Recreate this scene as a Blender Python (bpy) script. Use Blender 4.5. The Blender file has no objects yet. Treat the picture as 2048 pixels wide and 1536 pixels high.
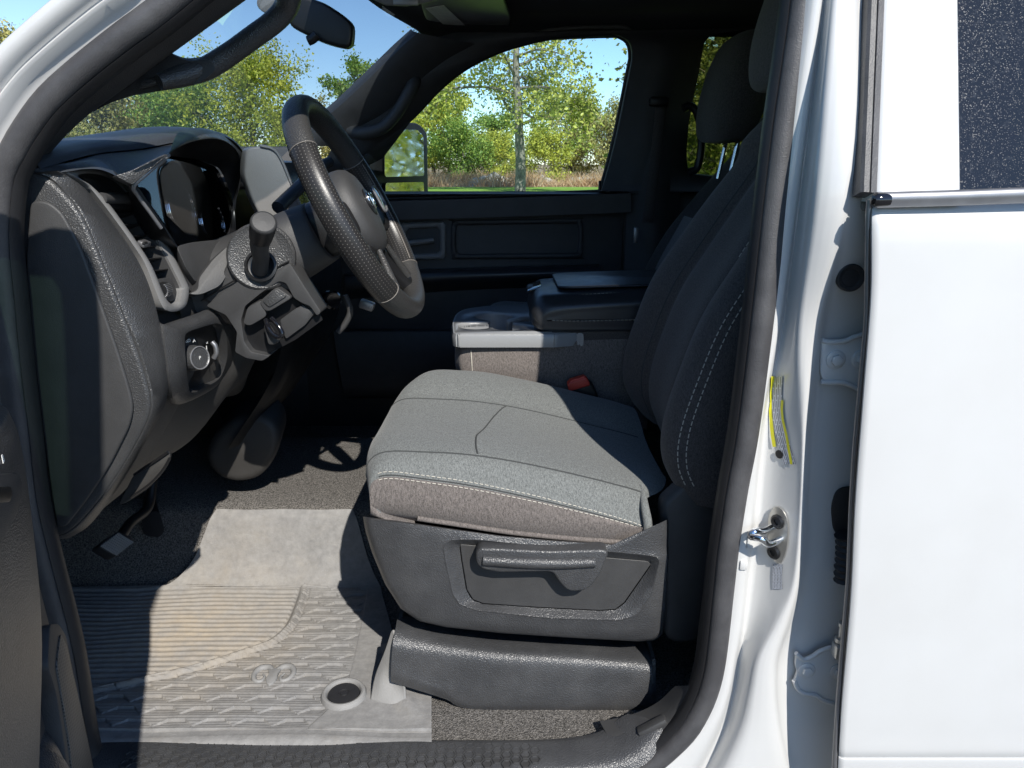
import bpy, bmesh, math, random
import numpy as np
from mathutils import Vector, Matrix

# ------------------------------------------------------------------ scene, camera, world, sun, exposure
S = bpy.context.scene
COL = S.collection
rad = math.radians
F = 1500.0                       # focal length in photo pixels (photo is 2048 x 1536)
TH = rad(16.45)                  # the camera looks down by this
CZ = 1.62                        # camera height above the ground
cam_d = bpy.data.cameras.new('camera')
cam = bpy.data.objects.new('camera', cam_d)
COL.objects.link(cam)
cam.location = (0, 0, CZ)
cam.rotation_euler = (rad(90) - TH, 0, 0)
cam_d.sensor_fit = 'HORIZONTAL'
cam_d.angle = 2 * math.atan(1024 / F)
cam_d.clip_start = 0.02
cam_d.clip_end = 2000
S.camera = cam

SUN = Vector((0.40, -1.0, 0.96)).normalized()      # towards the sun
world = bpy.data.worlds.new('World')
S.world = world
world.use_nodes = True
wn = world.node_tree
for n in list(wn.nodes):
    wn.nodes.remove(n)
sky = wn.nodes.new('ShaderNodeTexSky')
sky.sky_type = 'NISHITA'
sky.sun_disc = False
sky.sun_elevation = math.asin(SUN.z)
sky.sun_rotation = math.atan2(SUN.x, SUN.y)
sky.altitude = 1400
sky.air_density = 1.0
sky.dust_density = 0.0
sky.ozone_density = 4.0
bg = wn.nodes.new('ShaderNodeBackground')
bg.inputs['Strength'].default_value = 0.15
wo = wn.nodes.new('ShaderNodeOutputWorld')
wn.links.new(sky.outputs[0], bg.inputs[0])
wn.links.new(bg.outputs[0], wo.inputs[0])
sl = bpy.data.lights.new('sun', 'SUN')
sl.energy = 4.6
sl.angle = rad(0.53)
sl.color = (1.0, 0.955, 0.88)
so = bpy.data.objects.new('sun', sl)
COL.objects.link(so)
so.location = (20, -50, 60)
so.rotation_euler = SUN.to_track_quat('Z', 'Y').to_euler()
S.view_settings.view_transform = 'Standard'
S.view_settings.look = 'None'
S.view_settings.gamma = 1
S.view_settings.use_curve_mapping = False
S.view_settings.exposure = 0.32
S.render.engine = 'CYCLES'
S.cycles.max_bounces = 8
S.cycles.transparent_max_bounces = 24
S.cycles.use_denoising = True

# ------------------------------------------------------------------ from a photo pixel to a place in the truck
def ray(px, py):
    x = (px - 1024) / F
    v = (py - 768) / F
    return np.array([x, math.cos(TH) - v * math.sin(TH), -math.sin(TH) - v * math.cos(TH)])
O = np.array([0, 0, CZ])
def P(px, py, Y):
    d = ray(px, py)
    return d * (Y / d[1]) + O
def PZ(px, py, Z):                # Z relative to the camera height
    d = ray(px, py)
    return d * (Z / d[2]) + O
def V(x, y, z):
    return np.array([x, y, z + CZ], float)
def PL(lst, Y):
    Ys = Y if hasattr(Y, '__len__') else [Y] * len(lst)
    return [P(a[0], a[1], y) for a, y in zip(lst, Ys)]

# ------------------------------------------------------------------ splines
def cr(ctrl, t, closed=False):
    c = np.asarray(ctrl, float)
    n = len(c)
    i = np.floor(t).astype(int)
    f = (t - i)[:, None]
    def g(k):
        if closed:
            return c[k % n]
        lo = k < 0
        hi = k > n - 1
        r = c[np.clip(k, 0, n - 1)]
        if n > 1:
            r = np.where(lo[:, None], 2 * c[0] - c[1], r)
            r = np.where(hi[:, None], 2 * c[-1] - c[-2], r)
        return r
    if not closed:
        i = np.minimum(i, n - 2)
        f = (t - i)[:, None]
    p0, p1, p2, p3 = g(i - 1), g(i), g(i + 1), g(i + 2)
    return 0.5 * (2 * p1 + (p2 - p0) * f + (2 * p0 - 5 * p1 + 4 * p2 - p3) * f ** 2 + (3 * p1 - p0 - 3 * p2 + p3) * f ** 3)
def par(ctrl, m, closed=False):
    n = len(ctrl)
    if n == 1:
        return np.repeat(np.asarray(ctrl, float), m, 0)
    if n == 2 and not closed:
        f = np.linspace(0, 1, m)[:, None]
        return np.asarray(ctrl[0], float) * (1 - f) + np.asarray(ctrl[1], float) * f
    t = np.linspace(0, n, m, endpoint=False) if closed else np.linspace(0, n - 1, m)
    return cr(ctrl, t, closed)
def arc(ctrl, m, closed=False):
    d = par(ctrl, max(400, 24 * len(ctrl)), closed)
    if closed:
        d = np.vstack([d, d[:1]])
    s = np.concatenate([[0], np.cumsum(np.linalg.norm(np.diff(d, axis=0), axis=1))])
    q = np.linspace(0, s[-1], m, endpoint=not closed)
    return np.stack([np.interp(q, s, d[:, k]) for k in range(d.shape[1])], 1)
def rpoly(pts, r, k=4, closed=True):
    pts = [np.asarray(p, float) for p in pts]
    n = len(pts)
    rs = r if hasattr(r, '__len__') else [r] * n
    out = []
    for i in range(n):
        p = pts[i]
        if not closed and i in (0, n - 1):
            out.append(p)
            continue
        a = pts[i - 1] - p
        b = pts[(i + 1) % n] - p
        la, lb = np.linalg.norm(a), np.linalg.norm(b)
        q = min(rs[i], la * 0.45, lb * 0.45)
        A, B = p + a / la * q, p + b / lb * q
        for j in range(k + 1):
            f = j / k
            out.append((1 - f) ** 2 * A + 2 * f * (1 - f) * p + f * f * B)
    return out

# ------------------------------------------------------------------ objects
WLOC = {}
def setp(o, parent):
    if parent is not None:
        o.parent = parent
def mesh_obj(name, verts, faces, mat, parent=None, smooth=True, angle=35, mats=None, fm=None):
    v = np.asarray(verts, float)
    c = (v.max(0) + v.min(0)) / 2
    if parent is None:
        c[2] = v[:, 2].min()
    me = bpy.data.meshes.new(name)
    me.from_pydata((v - c).tolist(), [], [list(map(int, f)) for f in faces])
    me.update()
    for m in (mats or [mat]):
        me.materials.append(m)
    if fm is not None:
        me.polygons.foreach_set('material_index', fm)
    me.polygons.foreach_set('use_smooth', [smooth] * len(me.polygons))
    if smooth and angle:
        me.set_sharp_from_angle(angle=rad(angle))
    o = bpy.data.objects.new(name, me)
    COL.objects.link(o)
    pw = WLOC.get(parent.name, Vector((0, 0, 0))) if parent else Vector((0, 0, 0))
    if parent:
        o.parent = parent
    o.location = Vector(c) - pw
    WLOC[o.name] = Vector(c)
    return o
def empty(name, loc, parent=None):
    o = bpy.data.objects.new(name, None)
    o.empty_display_size = 0.1
    COL.objects.link(o)
    pw = WLOC.get(parent.name, Vector((0, 0, 0))) if parent else Vector((0, 0, 0))
    if parent:
        o.parent = parent
    o.location = Vector(loc) - pw
    WLOC[o.name] = Vector(loc)
    return o
def tag(o, label=None, cat=None, group=None, kind=None):
    if label: o['label'] = label
    if cat: o['category'] = cat
    if group: o['group'] = group
    if kind: o['kind'] = kind
    return o
def bm_obj(name, bm, mat, parent=None, smooth=True, angle=35):
    bm.verts.index_update()
    v = [tuple(x.co) for x in bm.verts]
    f = [[q.index for q in x.verts] for x in bm.faces]
    bm.free()
    return mesh_obj(name, v, f, mat, parent, smooth, angle)
def solid(o, t, off=-1):
    m = o.modifiers.new('solid', 'SOLIDIFY')
    m.thickness = t
    m.offset = off
    return o
def grid_faces(nu, nv, cu=False, cv=False):
    fs = []
    for j in range(nv if cv else nv - 1):
        for i in range(nu if cu else nu - 1):
            a = j * nu + i
            b = j * nu + (i + 1) % nu
            c = ((j + 1) % nv) * nu + (i + 1) % nu
            d = ((j + 1) % nv) * nu + i
            fs.append((a, b, c, d))
    return fs
def lofted(lines, nu, nv, mode='par', cross='cr', cu=False):
    L = []
    for l in lines:
        l = [np.asarray(p, float) for p in l]
        if mode == 'par': L.append(par(l, nu, cu))
        elif mode == 'arc': L.append(arc(l, nu, cu))
        else: L.append(np.asarray(l, float))
    L = np.stack(L)                                  # lines x nu x 3
    if cross == 'raw':
        return L
    G = np.zeros((nv, L.shape[1], 3))
    for i in range(L.shape[1]):
        if cross == 'cr':
            G[:, i] = par(L[:, i], nv)
        else:
            q = np.linspace(0, len(L) - 1, nv)
            for k in range(3):
                G[:, i, k] = np.interp(q, np.arange(len(L)), L[:, i, k])
    return G
def loft(name, lines, nu, nv, mat, parent=None, mode='par', cross='cr', cu=False, thick=None, off=-1, angle=40):
    G = lofted(lines, nu, nv, mode, cross, cu)
    o = mesh_obj(name, G.reshape(-1, 3), grid_faces(G.shape[1], G.shape[0], cu), mat, parent, True, angle)
    if thick:
        solid(o, thick, off)
    return o
def frames(p, closed, up=None):
    n = len(p)
    if closed:
        t = np.roll(p, -1, 0) - np.roll(p, 1, 0)
    else:
        t = np.gradient(p, axis=0)
    t /= np.linalg.norm(t, axis=1)[:, None] + 1e-12
    N = np.zeros_like(p)
    if up is not None:
        u = np.asarray(up, float)
        N = u - (t @ u)[:, None] * t
        N /= np.linalg.norm(N, axis=1)[:, None] + 1e-12
    else:
        a = np.array([0, 0, 1.0]) if abs(t[0][2]) < .9 else np.array([1.0, 0, 0])
        x = a - t[0] * (a @ t[0])
        N[0] = x / np.linalg.norm(x)
        for i in range(1, n):
            x = N[i - 1] - t[i] * (N[i - 1] @ t[i])
            N[i] = x / np.linalg.norm(x)
    B = np.cross(t, N)
    return t, N, B
def tube_vf(ctrl, r, m=24, n=8, closed=False, up=None, prof=None, sample='arc', caps=True):
    p = arc(ctrl, m, closed) if sample == 'arc' else (par(ctrl, m, closed) if sample == 'par' else np.asarray(ctrl, float))
    m = len(p)
    if prof is None:
        a = np.linspace(0, 2 * math.pi, n, endpoint=False)
        prof = np.stack([np.cos(a), np.sin(a)], 1)
    prof = np.asarray(prof, float)
    n = len(prof)
    if hasattr(r, '__len__'):
        rr = np.interp(np.linspace(0, 1, m), np.linspace(0, 1, len(r)), r)
    else:
        rr = np.full(m, r)
    t, N, B = frames(p, closed, up)
    v = p[:, None, :] + rr[:, None, None] * (prof[None, :, 0, None] * N[:, None, :] + prof[None, :, 1, None] * B[:, None, :])
    v = v.reshape(-1, 3)
    f = grid_faces(n, m, True, closed)
    if caps and not closed:
        f.append(tuple(range(n))[::-1])
        f.append(tuple((m - 1) * n + k for k in range(n)))
    return v, f
def tube(name, ctrl, r, mat, parent=None, **k):
    angle = k.pop('angle', 50)
    v, f = tube_vf(ctrl, r, **k)
    return mesh_obj(name, v, f, mat, parent, True, angle)
def merge(lst):
    V_, F_, b = [], [], 0
    for v, f in lst:
        V_.append(np.asarray(v, float))
        F_ += [tuple(i + b for i in q) for q in f]
        b += len(v)
    return np.vstack(V_), F_
def plate_vf(outline, vec, bev=0.003, seg=2):
    bm = bmesh.new()
    vs = [bm.verts.new(Vector(p)) for p in outline]
    f = bm.faces.new(vs)
    r = bmesh.ops.extrude_face_region(bm, geom=[f])
    nv = [e for e in r['geom'] if isinstance(e, bmesh.types.BMVert)]
    bmesh.ops.translate(bm, verts=nv, vec=Vector(vec))
    bmesh.ops.recalc_face_normals(bm, faces=bm.faces)
    if bev:
        es = [e for e in bm.edges if len(e.link_faces) == 2 and e.calc_face_angle(0) > rad(40)]
        bmesh.ops.bevel(bm, geom=es, offset=bev, segments=seg, affect='EDGES', profile=0.5, clamp_overlap=True)
    bm.verts.index_update()
    v = np.array([tuple(x.co) for x in bm.verts])
    fs = [[q.index for q in x.verts] for x in bm.faces]
    bm.free()
    return v, fs
def plate(name, outline, vec, mat, parent=None, bev=0.003, seg=2, angle=35):
    v, f = plate_vf(outline, vec, bev, seg)
    return mesh_obj(name, v, f, mat, parent, True, angle)
def ringplate(name, outer, inner, vec, mat, parent=None, m=72, r=None, sample='arc', skirt=0.0):
    """a closed bezel: loft outer-back, outer-front, mid (proud), inner-front, inner-back"""
    vec = np.asarray(vec, float)
    A = arc(outer, m, True) if sample == 'arc' else par(outer, m, True)
    B = arc(inner, m, True) if sample == 'arc' else par(inner, m, True)
    # line the start points up
    k = np.argmin(np.linalg.norm(B - A[0], axis=1))
    B = np.roll(B, -k, 0)
    M = (A + B) / 2
    L = np.stack([A - vec * skirt, A + vec * .7, A * .7 + B * .3 + vec, A * .3 + B * .7 + vec, B + vec * .7, B - vec * 1.0])
    return mesh_obj(name, L.reshape(-1, 3), grid_faces(m, 6, True), mat, parent, True, 60)
def box_vf(c, s, bev=0.004, rot=None, seg=2):
    bm = bmesh.new()
    bmesh.ops.create_cube(bm, size=1)
    bmesh.ops.scale(bm, vec=Vector(s), verts=bm.verts)
    if bev:
        bmesh.ops.bevel(bm, geom=list(bm.edges), offset=bev, segments=seg, affect='EDGES', profile=0.5, clamp_overlap=True)
    R = rot.to_matrix() if hasattr(rot, 'to_matrix') else (rot or Matrix.Identity(3))
    for v in bm.verts:
        v.co = R @ v.co + Vector(c)
    bm.verts.index_update()
    v = np.array([tuple(x.co) for x in bm.verts])
    fs = [[q.index for q in x.verts] for x in bm.faces]
    bm.free()
    return v, fs
def box(name, c, s, mat, parent=None, bev=0.004, rot=None, seg=2):
    v, f = box_vf(c, s, bev, rot, seg)
    return mesh_obj(name, v, f, mat, parent, True, 35)
def lathe_vf(center, axis, prof, n=32):
    """prof: list of (radius, height along the axis)"""
    ax = Vector(axis).normalized()
    q = ax.to_track_quat('Z', 'Y').to_matrix()
    v = []
    for r, h in prof:
        for k in range(n):
            a = 2 * math.pi * k / n
            p = q @ Vector((r * math.cos(a), r * math.sin(a), h))
            v.append(np.array(p) + np.asarray(center, float))
    f = grid_faces(n, len(prof), True)
    f.append(tuple(range(n))[::-1])
    f.append(tuple((len(prof) - 1) * n + k for k in range(n)))
    return np.array(v), f
def lathe(name, center, axis, prof, mat, parent=None, n=32, angle=35):
    v, f = lathe_vf(center, axis, prof, n)
    return mesh_obj(name, v, f, mat, parent, True, angle)
def holed(name, loops, fn, mat, parent=None, thick=None, off=-1):
    """a plate with holes: loops are 2D outlines (first outer), fn maps (a, b) to a point"""
    cu = bpy.data.curves.new('tmp', 'CURVE')
    cu.dimensions = '2D'
    cu.fill_mode = 'BOTH'
    for l in loops:
        sp = cu.splines.new('POLY')
        sp.points.add(len(l) - 1)
        for i, p in enumerate(l):
            sp.points[i].co = (p[0], p[1], 0, 1)
        sp.use_cyclic_u = True
    ob = bpy.data.objects.new('tmp', cu)
    COL.objects.link(ob)
    dg = bpy.context.evaluated_depsgraph_get()
    me = ob.evaluated_get(dg).to_mesh()
    v = [fn(x.co[0], x.co[1]) for x in me.vertices]
    f = [list(p.vertices) for p in me.polygons]
    ob.evaluated_get(dg).to_mesh_clear()
    bpy.data.objects.remove(ob)
    bpy.data.curves.remove(cu)
    # weld
    bm = bmesh.new()
    bv = [bm.verts.new(Vector(p)) for p in v]
    for q in f:
        try: bm.faces.new([bv[i] for i in q])
        except ValueError: pass
    bmesh.ops.remove_doubles(bm, verts=bm.verts, dist=1e-5)
    bmesh.ops.recalc_face_normals(bm, faces=bm.faces)
    o = bm_obj(name, bm, mat, parent, True, 30)
    if thick: solid(o, thick, off)
    return o
def text(name, s, loc, xdir, ydir, size, mat, parent, ext=0.0003, align='CENTER'):
    cu = bpy.data.curves.new('txt', 'FONT')
    cu.body = s
    cu.size = size
    cu.extrude = ext
    cu.align_x = align
    cu.align_y = 'CENTER'
    cu.resolution_u = 3
    ob = bpy.data.objects.new('txt', cu)
    COL.objects.link(ob)
    dg = bpy.context.evaluated_depsgraph_get()
    me = ob.evaluated_get(dg).to_mesh()
    x = np.asarray(xdir, float); x /= np.linalg.norm(x)
    y = np.asarray(ydir, float); y -= x * (x @ y); y /= np.linalg.norm(y)
    z = np.cross(x, y)
    v = [np.asarray(loc) + x * q.co[0] + y * q.co[1] + z * q.co[2] for q in me.vertices]
    f = [list(p.vertices) for p in me.polygons]
    ob.evaluated_get(dg).to_mesh_clear()
    bpy.data.objects.remove(ob)
    bpy.data.curves.remove(cu)
    return mesh_obj(name, v, f, mat, parent, False)

# ------------------------------------------------------------------ materials
class NT:
    def __init__(s, name):
        s.m = bpy.data.materials.new(name)
        s.m.use_nodes = True
        s.t = s.m.node_tree
        for n in list(s.t.nodes): s.t.nodes.remove(n)
        s.out = s.n('ShaderNodeOutputMaterial')
    def n(s, typ, **k):
        x = s.t.nodes.new(typ)
        for a, b in k.items():
            if hasattr(x, a): setattr(x, a, b)
            else: x.inputs[a.replace('_', ' ')].default_value = b
        return x
    def l(s, a, b): s.t.links.new(a, b)
    def coord(s, scale=(1, 1, 1), rot=(0, 0, 0)):
        c = s.n('ShaderNodeTexCoord')
        mp = s.n('ShaderNodeMapping')
        mp.inputs['Scale'].default_value = scale
        mp.inputs['Rotation'].default_value = rot
        s.l(c.outputs['Object'], mp.inputs[0])
        return mp.outputs[0]
    def ramp(s, fac, stops):
        r = s.n('ShaderNodeValToRGB')
        e = r.color_ramp.elements
        while len(e) < len(stops): e.new(0.5)
        for q, (p, c) in zip(e, stops):
            q.position = p
            q.color = (c[0], c[1], c[2], 1) if hasattr(c, '__len__') else (c, c, c, 1)
        s.l(fac, r.inputs[0])
        return r.outputs[0]
    def noise(s, co, scale, detail=4, rough=0.55, dist=0):
        x = s.n('ShaderNodeTexNoise')
        x.inputs['Scale'].default_value = scale
        x.inputs['Detail'].default_value = detail
        x.inputs['Roughness'].default_value = rough
        x.inputs['Distortion'].default_value = dist
        s.l(co, x.inputs['Vector'])
        return x.outputs[0]
    def vor(s, co, scale, feature='F1', out=0):
        x = s.n('ShaderNodeTexVoronoi')
        x.feature = feature
        x.inputs['Scale'].default_value = scale
        s.l(co, x.inputs['Vector'])
        return x.outputs[out]
    def mix(s, fac, a, b):
        x = s.n('ShaderNodeMix')
        x.data_type = 'RGBA'
        for sock, v in ((x.inputs[0], fac), (x.inputs[6], a), (x.inputs[7], b)):
            if hasattr(v, 'links'): s.l(v, sock)
            else: sock.default_value = v if not hasattr(v, '__len__') else (v[0], v[1], v[2], 1)
        return x.outputs[2]
    def math(s, op, a, b=0.5):
        x = s.n('ShaderNodeMath')
        x.operation = op
        for sock, v in ((x.inputs[0], a), (x.inputs[1], b)):
            if hasattr(v, 'links'): s.l(v, sock)
            else: sock.default_value = v
        return x.outputs[0]
    def bump(s, h, strength=0.3, dist=0.001, prev=None):
        b = s.n('ShaderNodeBump')
        b.inputs['Strength'].default_value = strength
        b.inputs['Distance'].default_value = dist
        s.l(h, b.inputs['Height'])
        if prev is not None: s.l(prev, b.inputs['Normal'])
        return b.outputs[0]
    def bsdf(s, color, rough=0.5, metal=0, normal=None, coat=0, spec=0.5, sheen=0, coat_rough=0.05):
        p = s.n('ShaderNodeBsdfPrincipled')
        for key, v in (('Base Color', color), ('Roughness', rough), ('Metallic', metal)):
            if hasattr(v, 'links'): s.l(v, p.inputs[key])
            else: p.inputs[key].default_value = v if not hasattr(v, '__len__') else (v[0], v[1], v[2], 1)
        p.inputs['Coat Weight'].default_value = coat
        p.inputs['Coat Roughness'].default_value = coat_rough
        p.inputs['Specular IOR Level'].default_value = spec
        p.inputs['Sheen Weight'].default_value = sheen
        if normal is not None: s.l(normal, p.inputs['Normal'])
        s.l(p.outputs[0], s.out.inputs[0])
        return p

def m_paint():
    t = NT('white_paint'); c = t.coord()
    d = t.noise(c, 9, 5)
    specks = t.ramp(t.vor(c, 38), [(0.0, 1), (0.035, 0)])
    col = t.mix(t.ramp(d, [(.35, 0), (.75, 1)]), (.625, .625, .617), (.60, .597, .585))
    col = t.mix(t.math('MULTIPLY', specks, .25), col, (.45, .38, .3))
    b = t.bump(t.noise(c, 260, 2), .04, .0006)
    t.bsdf(col, .32, 0, b, coat=.55, coat_rough=.06)
    return t.m
def m_grain(name, col, scale=520, rough=.42, strength=.55, dust=.10, dist=.0011):
    t = NT(name); c = t.coord()
    v = t.vor(c, scale, 'SMOOTH_F1')
    n = t.noise(c, scale * .45, 3)
    h = t.math('ADD', v, t.math('MULTIPLY', n, .7))
    big = t.noise(c, 14, 5, .65)
    k = [x * 1.0 for x in col]
    dcol = [min(1, x + .07) for x in col]
    cc = t.mix(t.math('MULTIPLY', t.ramp(big, [(.42, 0), (.75, 1)]), dust * 3), k, dcol)
    fine = t.ramp(t.vor(c, 130), [(0, 1), (.05, 0)])
    cc = t.mix(t.math('MULTIPLY', fine, dust * 1.2), cc, (.4, .37, .32))
    t.bsdf(cc, rough, 0, t.bump(h, strength, dist), spec=.6)
    return t.m
def m_plain(name, col, rough=.5, metal=0, coat=0, noise=.1, bumps=0, spec=.5):
    t = NT(name); c = t.coord()
    n = t.noise(c, 60, 4)
    a = [x * (1 - noise) for x in col]; b = [min(1, x * (1 + noise)) for x in col]
    cc = t.mix(n, a, b)
    nb = t.bump(t.noise(c, 350, 3), bumps, .0008) if bumps else None
    rr = t.ramp(t.noise(c, 25, 4), [(.3, max(0, rough - .06)), (.7, min(1, rough + .06))])
    t.bsdf(cc, rr, metal, nb, coat=coat, spec=spec)
    return t.m
def m_fabric(name, col, col2, scale=900):
    t = NT(name); c = t.coord()
    w1 = t.noise(c, scale, 2, .6)
    w2 = t.noise(t.coord((1, .35, .35)), scale * .7, 2)
    sp = t.math('ADD', t.math('MULTIPLY', w1, .6), t.math('MULTIPLY', w2, .5))
    cc = t.mix(t.ramp(sp, [(.38, 0), (.70, 1)]), [x * .5 for x in col], [x * 1.55 for x in col2])
    big = t.noise(c, 7, 4)
    cc = t.mix(t.ramp(big, [(.3, 0), (.8, .22)]), cc, [x * .8 for x in col2])
    t.bsdf(cc, .92, 0, t.bump(sp, .6, .0009), spec=.2, sheen=.15)
    return t.m
def m_carpet():
    t = NT('carpet_pile'); c = t.coord()
    n = t.noise(c, 330, 4, .7)
    v = t.vor(c, 480)
    tuft = t.noise(t.coord((1, .35, 1)), 140, 3)
    h = t.math('ADD', t.math('ADD', n, v), t.math('MULTIPLY', tuft, .8))
    cc = t.mix(t.ramp(n, [(.38, 0), (.7, 1)]), (.06, .058, .055), (.33, .31, .29))
    sp = t.ramp(t.vor(c, 700), [(.0, 1), (.16, 0)])
    cc = t.mix(t.math('MULTIPLY', sp, .5), cc, (.36, .33, .29))
    t.bsdf(cc, .95, 0, t.bump(h, .9, .003), spec=.1)
    return t.m
def m_mat():
    t = NT('dusty_rubber'); c = t.coord()
    big = t.noise(c, 6, 5, .6)
    fine = t.noise(c, 60, 6, .7)
    st = t.noise(t.coord((1, 9, 1)), 16, 5, .7)
    base = t.mix(t.ramp(fine, [(.3, 0), (.7, 1)]), (.195, .192, .190), (.290, .285, .280))
    base = t.mix(t.ramp(st, [(.45, 0), (.75, .25)]), base, (.33, .315, .29))
    g = t.n('ShaderNodeTexGradient'); g.gradient_type = 'SPHERICAL'
    mp = t.n('ShaderNodeMapping')
    co = t.n('ShaderNodeTexCoord')
    mp.inputs['Location'].default_value = (.25, -.1, 0)
    mp.inputs['Scale'].default_value = (3.1, 3.6, 1)
    t.l(co.outputs['Object'], mp.inputs[0]); t.l(mp.outputs[0], g.inputs[0])
    dirt = t.math('MULTIPLY', g.outputs[0], t.ramp(t.noise(c, 22, 6, .7), [(.3, .25), (.62, 1)]))
    dirt2 = t.ramp(t.noise(c, 13, 6, .75), [(.55, 0), (.78, .22)])
    cc = t.mix(t.math('MULTIPLY', dirt, .60), base, (.42, .335, .225))
    cc = t.mix(dirt2, cc, (.33, .28, .21))
    scr = t.ramp(t.noise(t.coord((.6, 5, 1), (0, 0, .5)), 40, 3, .5, 2.2), [(.70, 0), (.74, .5)])
    cc = t.mix(scr, cc, (.38, .37, .355))
    t.bsdf(cc, .75, 0, t.bump(t.math('ADD', fine, t.noise(c, 300, 2)), .35, .0012), spec=.25)
    return t.m
def m_leather(name, perforated):
    t = NT(name); c = t.coord()
    h = t.vor(c, 520, 'SMOOTH_F1')
    if perforated:
        uv = t.n('ShaderNodeUVMap')
        sep = t.n('ShaderNodeSeparateXYZ'); t.l(uv.outputs[0], sep.inputs[0])
        row = t.math('FLOOR', sep.outputs[1], 0)
        odd = t.math('MULTIPLY', t.math('MODULO', row, 2.0), .5)
        fx_ = t.math('SUBTRACT', t.math('FRACT', t.math('ADD', sep.outputs[0], odd), 0), .5)
        fy_ = t.math('SUBTRACT', t.math('FRACT', sep.outputs[1], 0), .5)
        r2 = t.math('ADD', t.math('MULTIPLY', fx_, fx_), t.math('MULTIPLY', fy_, fy_))
        dot = t.ramp(r2, [(.010, 1), (.024, 0)])
        cc = t.mix(dot, (.024, .023, .023), (.16, .152, .14))
        t.bsdf(cc, .36, 0, t.bump(h, .12, .0006), spec=.5)
    else:
        t.bsdf((.045, .044, .043), .40, 0, t.bump(h, .8, .0012), spec=.5)
    return t.m
def m_glass(name, tint, gloss=1.0, rough=0.0):
    t = NT(name)
    tr = t.n('ShaderNodeBsdfTransparent'); tr.inputs[0].default_value = (*tint, 1)
    gl = t.n('ShaderNodeBsdfGlossy'); gl.inputs['Roughness'].default_value = rough
    fr = t.n('ShaderNodeFresnel'); fr.inputs[0].default_value = 1.45
    mx = t.n('ShaderNodeMixShader')
    t.l(t.math('MULTIPLY', fr.outputs[0], gloss), mx.inputs[0])
    t.l(tr.outputs[0], mx.inputs[1]); t.l(gl.outputs[0], mx.inputs[2])
    t.l(mx.outputs[0], t.out.inputs[0])
    return t.m
def m_darkglass():
    t = NT('dusty_privacy_glass'); c = t.coord()
    n1 = t.ramp(t.noise(c, 620, 2, .5), [(.60, 0), (.76, 1)])
    n2 = t.ramp(t.noise(c, 130, 3, .6), [(.56, 0), (.70, 1)])
    big = t.ramp(t.noise(c, 5, 5, .6), [(.3, .12), (.75, 1)])
    m = t.math('MULTIPLY', t.math('ADD', t.math('MULTIPLY', n1, .11), t.math('MULTIPLY', n2, .11)), big)
    cc = t.mix(m, (.012, .014, .018), (.30, .31, .33))
    r = t.ramp(n1, [(0, .08), (1, .7)])
    t.bsdf(cc, r, 0, None, spec=.6)
    return t.m
def m_leaf(name, stops, trans=.35):
    t = NT(name)
    g = t.n('ShaderNodeNewGeometry')
    c = t.coord()
    n = t.noise(c, .55, 3)
    f = t.math('ADD', t.math('MULTIPLY', g.outputs['Random Per Island'], .6), t.math('MULTIPLY', n, .45))
    col = t.ramp(f, stops)
    p = t.n('ShaderNodeBsdfPrincipled')
    t.l(col, p.inputs['Base Color']); p.inputs['Roughness'].default_value = .45
    p.inputs['Specular IOR Level'].default_value = .45
    tl = t.n('ShaderNodeBsdfTranslucent'); t.l(col, tl.inputs[0])
    mx = t.n('ShaderNodeMixShader'); mx.inputs[0].default_value = trans
    t.l(p.outputs[0], mx.inputs[1]); t.l(tl.outputs[0], mx.inputs[2])
    t.l(mx.outputs[0], t.out.inputs[0])
    return t.m
def m_bark(name, a, b):
    t = NT(name)
    n = t.noise(t.coord((1, 1, .25)), 9, 6, .7)
    cc = t.mix(t.ramp(n, [(.35, 0), (.7, 1)]), a, b)
    t.bsdf(cc, .9, 0, t.bump(n, .8, .04), spec=.2)
    return t.m
def m_ground(name, stops, scale, bumpd, detail_scale):
    t = NT(name); c = t.coord()
    n = t.noise(c, scale, 6, .65)
    d = t.noise(c, detail_scale, 5, .7)
    f = t.math('ADD', t.math('MULTIPLY', n, .55), t.math('MULTIPLY', d, .45))
    t.bsdf(t.ramp(f, stops), .95, 0, t.bump(d, .8, bumpd), spec=.1)
    return t.m
def m_grille():
    t = NT('speaker_mesh')
    c = t.n('ShaderNodeTexCoord'); mp = t.n('ShaderNodeMapping')
    mp.inputs['Scale'].default_value = (210, 210, 210)
    t.l(c.outputs['Object'], mp.inputs[0])
    sep = t.n('ShaderNodeSeparateXYZ'); t.l(mp.outputs[0], sep.inputs[0])
    def cell(x): return t.math('ABSOLUTE', t.math('SUBTRACT', t.math('FRACT', x, 0), .5), 0)
    s = t.math('ADD', t.math('POWER', cell(t.math('ADD', sep.outputs[1], sep.outputs[0])), 2), t.math('POWER', cell(sep.outputs[2]), 2))
    dot = t.ramp(s, [(.06, 1), (.10, 0)])
    t.bsdf(t.mix(dot, (.085, .085, .083), (.006, .006, .006)), .5)
    return t.m
def m_emit(name, col, k):
    t = NT(name)
    p = t.n('ShaderNodeBsdfPrincipled')
    p.inputs['Base Color'].default_value = (*col, 1)
    p.inputs['Emission Color'].default_value = (*col, 1)
    p.inputs['Emission Strength'].default_value = k
    t.l(p.outputs[0], t.out.inputs[0])
    return t.m
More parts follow.
